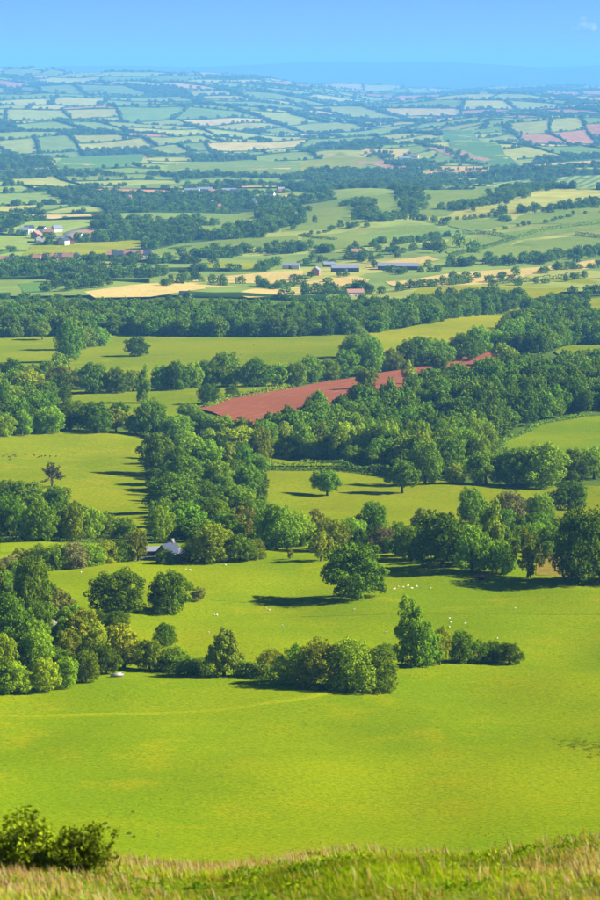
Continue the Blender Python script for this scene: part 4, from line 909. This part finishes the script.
herd('cow', [COW], [(34, 456), (39, 458), (41.5, 457), (45, 456.5), (50, 457), (56, 457)], 'dark cow in the right line of the cattle meadow', 'cow', 'right line of cattle')
herd('cow', [COW], [(240.5, 355)], 'dark cow, lower of two, in the open meadow below the belt', 'cow', None)
herd('cow', [COW], [(254, 345)], 'dark cow, upper of two, in the open meadow below the belt', 'cow', None)

# ------------------------------------------------------------------ tufts in the near field
for i, (x, y, w, h) in enumerate([(105, 824, 9, 5), (109, 828, 7, 4), (129, 834, 8, 5), (134, 837, 6, 4), (158, 836, 7, 3), (133, 812, 6, 3)]):
    p = hit(x, y); k = p[1] / F; e = link('thistle_tuft', None, None, f'dark thistle tuft, {ORD[i]}' + (' of' if i == 0 else ' placed of') + ' six dotting the near field at left', 'weed', 'thistle tufts'); e.location = p; e.scale = (w * k * .7, w * k * .7, h * k * .45)
    e['label'] = ['dark thistle tuft left of all in the near field', 'dark thistle tuft touching the leftmost one in the near field', 'dark thistle tuft in the middle of the near field group', 'small dark thistle tuft just right of the middle one', 'flat dark thistle tuft farthest right of the near field group', 'faint dark thistle tuft above the others in the near field'][i]
    c = link('leaves', PROTO['dome'][i % 3], e); c.color = (.14, .20, .006, 1)
def tussocks():
    rg = np.random.default_rng(19); n = 15000
    y = 275 + 330 * rg.random(n); x = rg.uniform(-1, 1, n) * (.14 * y + 12); f = WN(x * 2.2, y * 2.2) + .6 * WM(x * 2 + 40, y * 2)
    k = rg.random(n) < np.clip(.38 + .45 * f, .05, 1); x, y, f = x[k], y[k], f[k]; n = len(x); z = H(x, y)
    m = 5; a = rg.uniform(0, 6.28, (n, m)); sp = rg.uniform(.1, .3, (n, 1)); L = rg.uniform(.05, .12, (n, m)); w = rg.uniform(.05, .13, (n, m))
    bx, by = x[:, None] + np.cos(a) * sp, y[:, None] + np.sin(a) * sp; bz = z[:, None] - .02
    b = rg.uniform(0, 6.28, (n, m)); dx, dy = np.cos(b) * w, np.sin(b) * w; lx, ly = np.cos(a) * .1, np.sin(a) * .1
    V = np.stack([np.stack([bx - dx, by - dy, bz + 0 * bx], -1), np.stack([bx + dx, by + dy, bz + 0 * bx], -1), np.stack([bx + lx, by + ly, bz + L], -1)], 2).reshape(-1, 3)
    pal = np.array([(.15, .215, .002), (.18, .235, .002), (.24, .26, .003), (.12, .185, .002)]); col = pal[rg.integers(0, 4, n)] * rg.uniform(.85, 1.15, (n, 1))
    link('pasture_tussocks', mesh_np('pasture_tussocks', V, np.arange(len(V)).reshape(-1, 3), [M_BLADE], False, {'col': np.repeat(col, m * 3, 0)}), kind='stuff', label='countless low grass tussocks speckling the near pasture', cat='grass')
tussocks()
def rushes():
    rg = np.random.default_rng(9); V, Fa, C = [], [], []
    for x, y, n, sp in ((585, 745, 40, 16), (594, 748, 40, 12), (572, 742, 16, 10)):
        p = hit(x, y); k = p[1] / F
        for j in range(n):
            cx, cy = p[0] + rg.normal() * sp * k * .8, p[1] + rg.normal() * sp * k * 2.2
            for b in range(14):
                a = rg.uniform(0, 6.28); L = rg.uniform(.12, .26); bx, by = cx + rg.normal() * .18, cy + rg.normal() * .18; z = float(H(bx, by)); i = len(V)
                w = .05; dx, dy = math.cos(a) * w, math.sin(a) * w
                V += [(bx - dx, by - dy, z), (bx + dx, by + dy, z), (bx + rg.normal() * .12, by + rg.normal() * .12, z + L)]; Fa.append((i, i + 1, i + 2)); C += [(.15, .21, .003)] * 3
    link('rushes', mesh_np('rushes', V, Fa, [M_BLADE], False, {'col': np.array(C)}), kind='stuff', label='patch of dark rushes at the right of the near field', cat='rushes')
rushes()

# ------------------------------------------------------------------ the bank in front: rough grass and two bushes
def bank_grass():
    rg = np.random.default_rng(15); n = 330000
    y = 25 + 33 * rg.random(n) ** .8; x = rg.uniform(-1, 1, n) * (.145 * y + 3.5); z = H(x, y)
    f1 = WN(x * 9, y * 4.5); f2 = WN(x * 4 + 50, y * 2.2 + 9); f3 = waves(9, .5, 2.2, 33)(x, y)
    straw = rg.random(n) < np.clip(.06 + .28 * f2 + .18 * f3, .012, .5)
    pal_g = np.array([(.15, .25, .006), (.24, .31, .006), (.10, .20, .008), (.30, .30, .012)]); pal_s = np.array([(.34, .27, .08), (.40, .34, .15), (.30, .17, .05), (.33, .20, .09), (.38, .32, .17)])
    col = pal_g[rg.integers(0, 4, n)] * np.clip(1 + .5 * f1 + .35 * f2, .4, 1.6)[:, None]; cs = pal_s[rg.integers(0, 5, n)]; col = np.where(straw[:, None], cs, col) * rg.uniform(.75, 1.2, (n, 1)); col = np.clip(col, .003, .8)
    L = np.where(straw, rg.uniform(.06, .18, n), rg.uniform(.03, .10, n)) * np.clip(1 + .5 * f1 + .8 * f3, .25, 2.2) * rg.uniform(.8, 1.2, n); L = np.clip(L, .02, .36)
    a = rg.uniform(0, 6.28, n); w = np.where(straw, .004, .0055) * rg.uniform(.8, 1.5, n); lean = rg.normal(size=(n, 2)) * .22 * L[:, None] + np.array([-.05, 0])
    dx, dy = np.cos(a) * w, np.sin(a) * w; top = np.where(straw, 1.5, .55)
    P = lambda sx, fz, lf: np.stack([x + dx * sx + lean[:, 0] * lf, y + dy * sx + lean[:, 1] * lf, z - .02 + L * fz], 1)
    V = np.stack([P(-1, 0, 0), P(1, 0, 0), P(top, .62, .45), P(-top, .62, .45), P(0, 1, 1)], 1).reshape(-1, 3)
    b = np.arange(n) * 5; Fa = np.concatenate([np.stack([b, b + 1, b + 2], 1), np.stack([b, b + 2, b + 3], 1), np.stack([b + 3, b + 2, b + 4], 1)])
    link('bank_grass', mesh_np('bank_grass', V, Fa, [M_BLADE], False, {'col': np.repeat(col, 5, 0)}), kind='stuff', label='rough grass with straw seed heads on the bank in front', cat='grass')
bank_grass()
def bank_herbs():
    """low mounds of broad leaves among the bank grass"""
    rg = np.random.default_rng(41); P, C = [], []
    for i in range(150):
        y = rg.uniform(27, 56); x = rg.uniform(-1, 1) * (.14 * y + 3); r = rg.uniform(.12, .42); n = int(90 * r / .25)
        d = rg.normal(size=(n, 3)); d[:, 2] = np.abs(d[:, 2]); d /= np.linalg.norm(d, axis=1)[:, None]; q = d * r * rg.uniform(.6, 1, (n, 1)) * np.array((1, 1, .5)) + np.array((x, y, 0)); q[:, 2] += H(q[:, 0], q[:, 1])
        P.append(q); c = np.array([(.10, .20, .008), (.16, .27, .008), (.22, .30, .01), (.30, .17, .06)][rg.choice(4, p=[.35, .35, .22, .08])]); C.append(np.repeat(c[None], n, 0) * rg.uniform(.7, 1.25, (n, 1)))
    P = np.concatenate(P); C = np.concatenate(C); n = len(P); T = rg.normal(size=(n, 3)); T /= np.linalg.norm(T, axis=1)[:, None]; B = np.cross(T, rg.normal(size=(n, 3))); B /= np.linalg.norm(B, axis=1)[:, None]; s_ = rg.uniform(.018, .045, (n, 1))
    v = np.stack([P - T * s_, P - B * s_ * .55, P + T * s_, P + B * s_ * .55], 1).reshape(-1, 3)
    link('bank_herbs', mesh_np('bank_herbs', v, np.arange(len(v)).reshape(-1, 4), [M_BLADE], False, {'col': np.repeat(C, 4, 0)}), kind='stuff', label='low green leafy weeds among the rough grass in front', cat='weeds')
bank_herbs()
def bank_bush(x, yb, w, h, seed, label):
    p = hit(x, yb); k = p[1] / F; e = link('bush', None, None, label, 'bush'); e.location = (p[0], p[1], p[2] - .05); e.scale = (w * k, w * k * .8, h * k); r = random.Random(seed); rr = np.random.default_rng(seed)
    V, Fa, P = [], [], []
    for i in range(60):
        a = r.uniform(0, 6.28); el = r.uniform(.35, 1.5); L = r.uniform(.45, .95); d = Vector((math.cos(a) * math.cos(el) * .62, math.sin(a) * math.cos(el) * .62, math.sin(el))); b = Vector((r.uniform(-.3, .3), r.uniform(-.3, .3), 0))
        tube(V, Fa, [b, b + d * L * .5, b + d * L], [.008, .006, .002], 4)
        for j in range(75): P.append(np.array(b + d * L * (1 - .75 * rr.random() ** 1.6)) + rr.normal(size=3) * np.array((.045, .045, .03)))
    link('stem', mesh_np('stem', V, Fa, [M_BARK], True), e)
    P = np.array(P); P = P[P[:, 2] > .02]; n = len(P); T = rr.normal(size=(n, 3)) + np.array((0, 0, .6)); T /= np.linalg.norm(T, axis=1)[:, None]; B = np.cross(T, rr.normal(size=(n, 3))); B /= np.linalg.norm(B, axis=1)[:, None]; s = .034 * rr.uniform(.6, 1.4, (n, 1))
    v = np.stack([P - T * s, P - B * s * .5, P + T * s, P + B * s * .5], 1).reshape(-1, 3)
    c = link('crown', mesh_np('crown', v, np.arange(len(v)).reshape(-1, 4), [M_LEAF], False, {'leaf': np.repeat(rr.random(n), 4)}), e); c.color = (.16, .215, .012, 1)
bank_bush(16, 872, 84, 76, 4, 'larger leafy bush at the lower left corner on the bank')
bank_bush(82, 872, 64, 62, 8, 'smaller leafy bush right of the corner bush on the bank')

# ------------------------------------------------------------------ a small far cloud, above the haze
def cloud():
    bm = bmesh.new(); r = random.Random(2)
    D = 24000; k = D / F
    for i in range(22):
        x = (578 + r.uniform(-9, 13) - CX) * k; z = (HOR - 28 + r.uniform(-2, 3) + (7 if i in (1, 2) else 0)) * k; s = r.uniform(14, 40)
        if i in (1, 2): x = (579 - CX) * k
        bmesh.ops.create_icosphere(bm, subdivisions=2, radius=s, matrix=Matrix.Translation((x, D + r.uniform(-60, 60), z)) @ Matrix.Diagonal((1.3, 1, .8, 1)))
    me = bpy.data.meshes.new('cloud'); bm.to_mesh(me); bm.free()
    m, t, out = nodes('cloud_vapour'); pv = N(t, 'ShaderNodeVolumePrincipled'); pv.inputs['Density'].default_value = .0022; pv.inputs['Color'].default_value = (1, 1, 1, 1); t.links.new(pv.outputs[0], out.inputs['Volume']); me.materials.append(m)
    link('cloud', me, kind='stuff', label='tiny faint white cloud at the upper right', cat='cloud')
cloud()

# ------------------------------------------------------------------ haze
def haze():
    bm = bmesh.new(); bmesh.ops.create_cube(bm, size=1)
    x, y0, y1, z0, z1 = 10500, -150, 37500, -262, 125
    for v in bm.verts: v.co = (v.co.x * 2 * x, y0 if v.co.y < 0 else y1, z0 if v.co.z < 0 else z1)
    me = bpy.data.meshes.new('haze'); bm.to_mesh(me); bm.free()
    m, t, out = nodes('haze_air'); pv = N(t, 'ShaderNodeVolumePrincipled'); pv.inputs['Density'].default_value = HAZE_DENSITY; pv.inputs['Color'].default_value = (*HAZE_COLOR, 1); pv.inputs['Anisotropy'].default_value = 0.0
    t.links.new(pv.outputs[0], out.inputs['Volume']); me.materials.append(m)
    link('haze', me, kind='stuff')
haze()
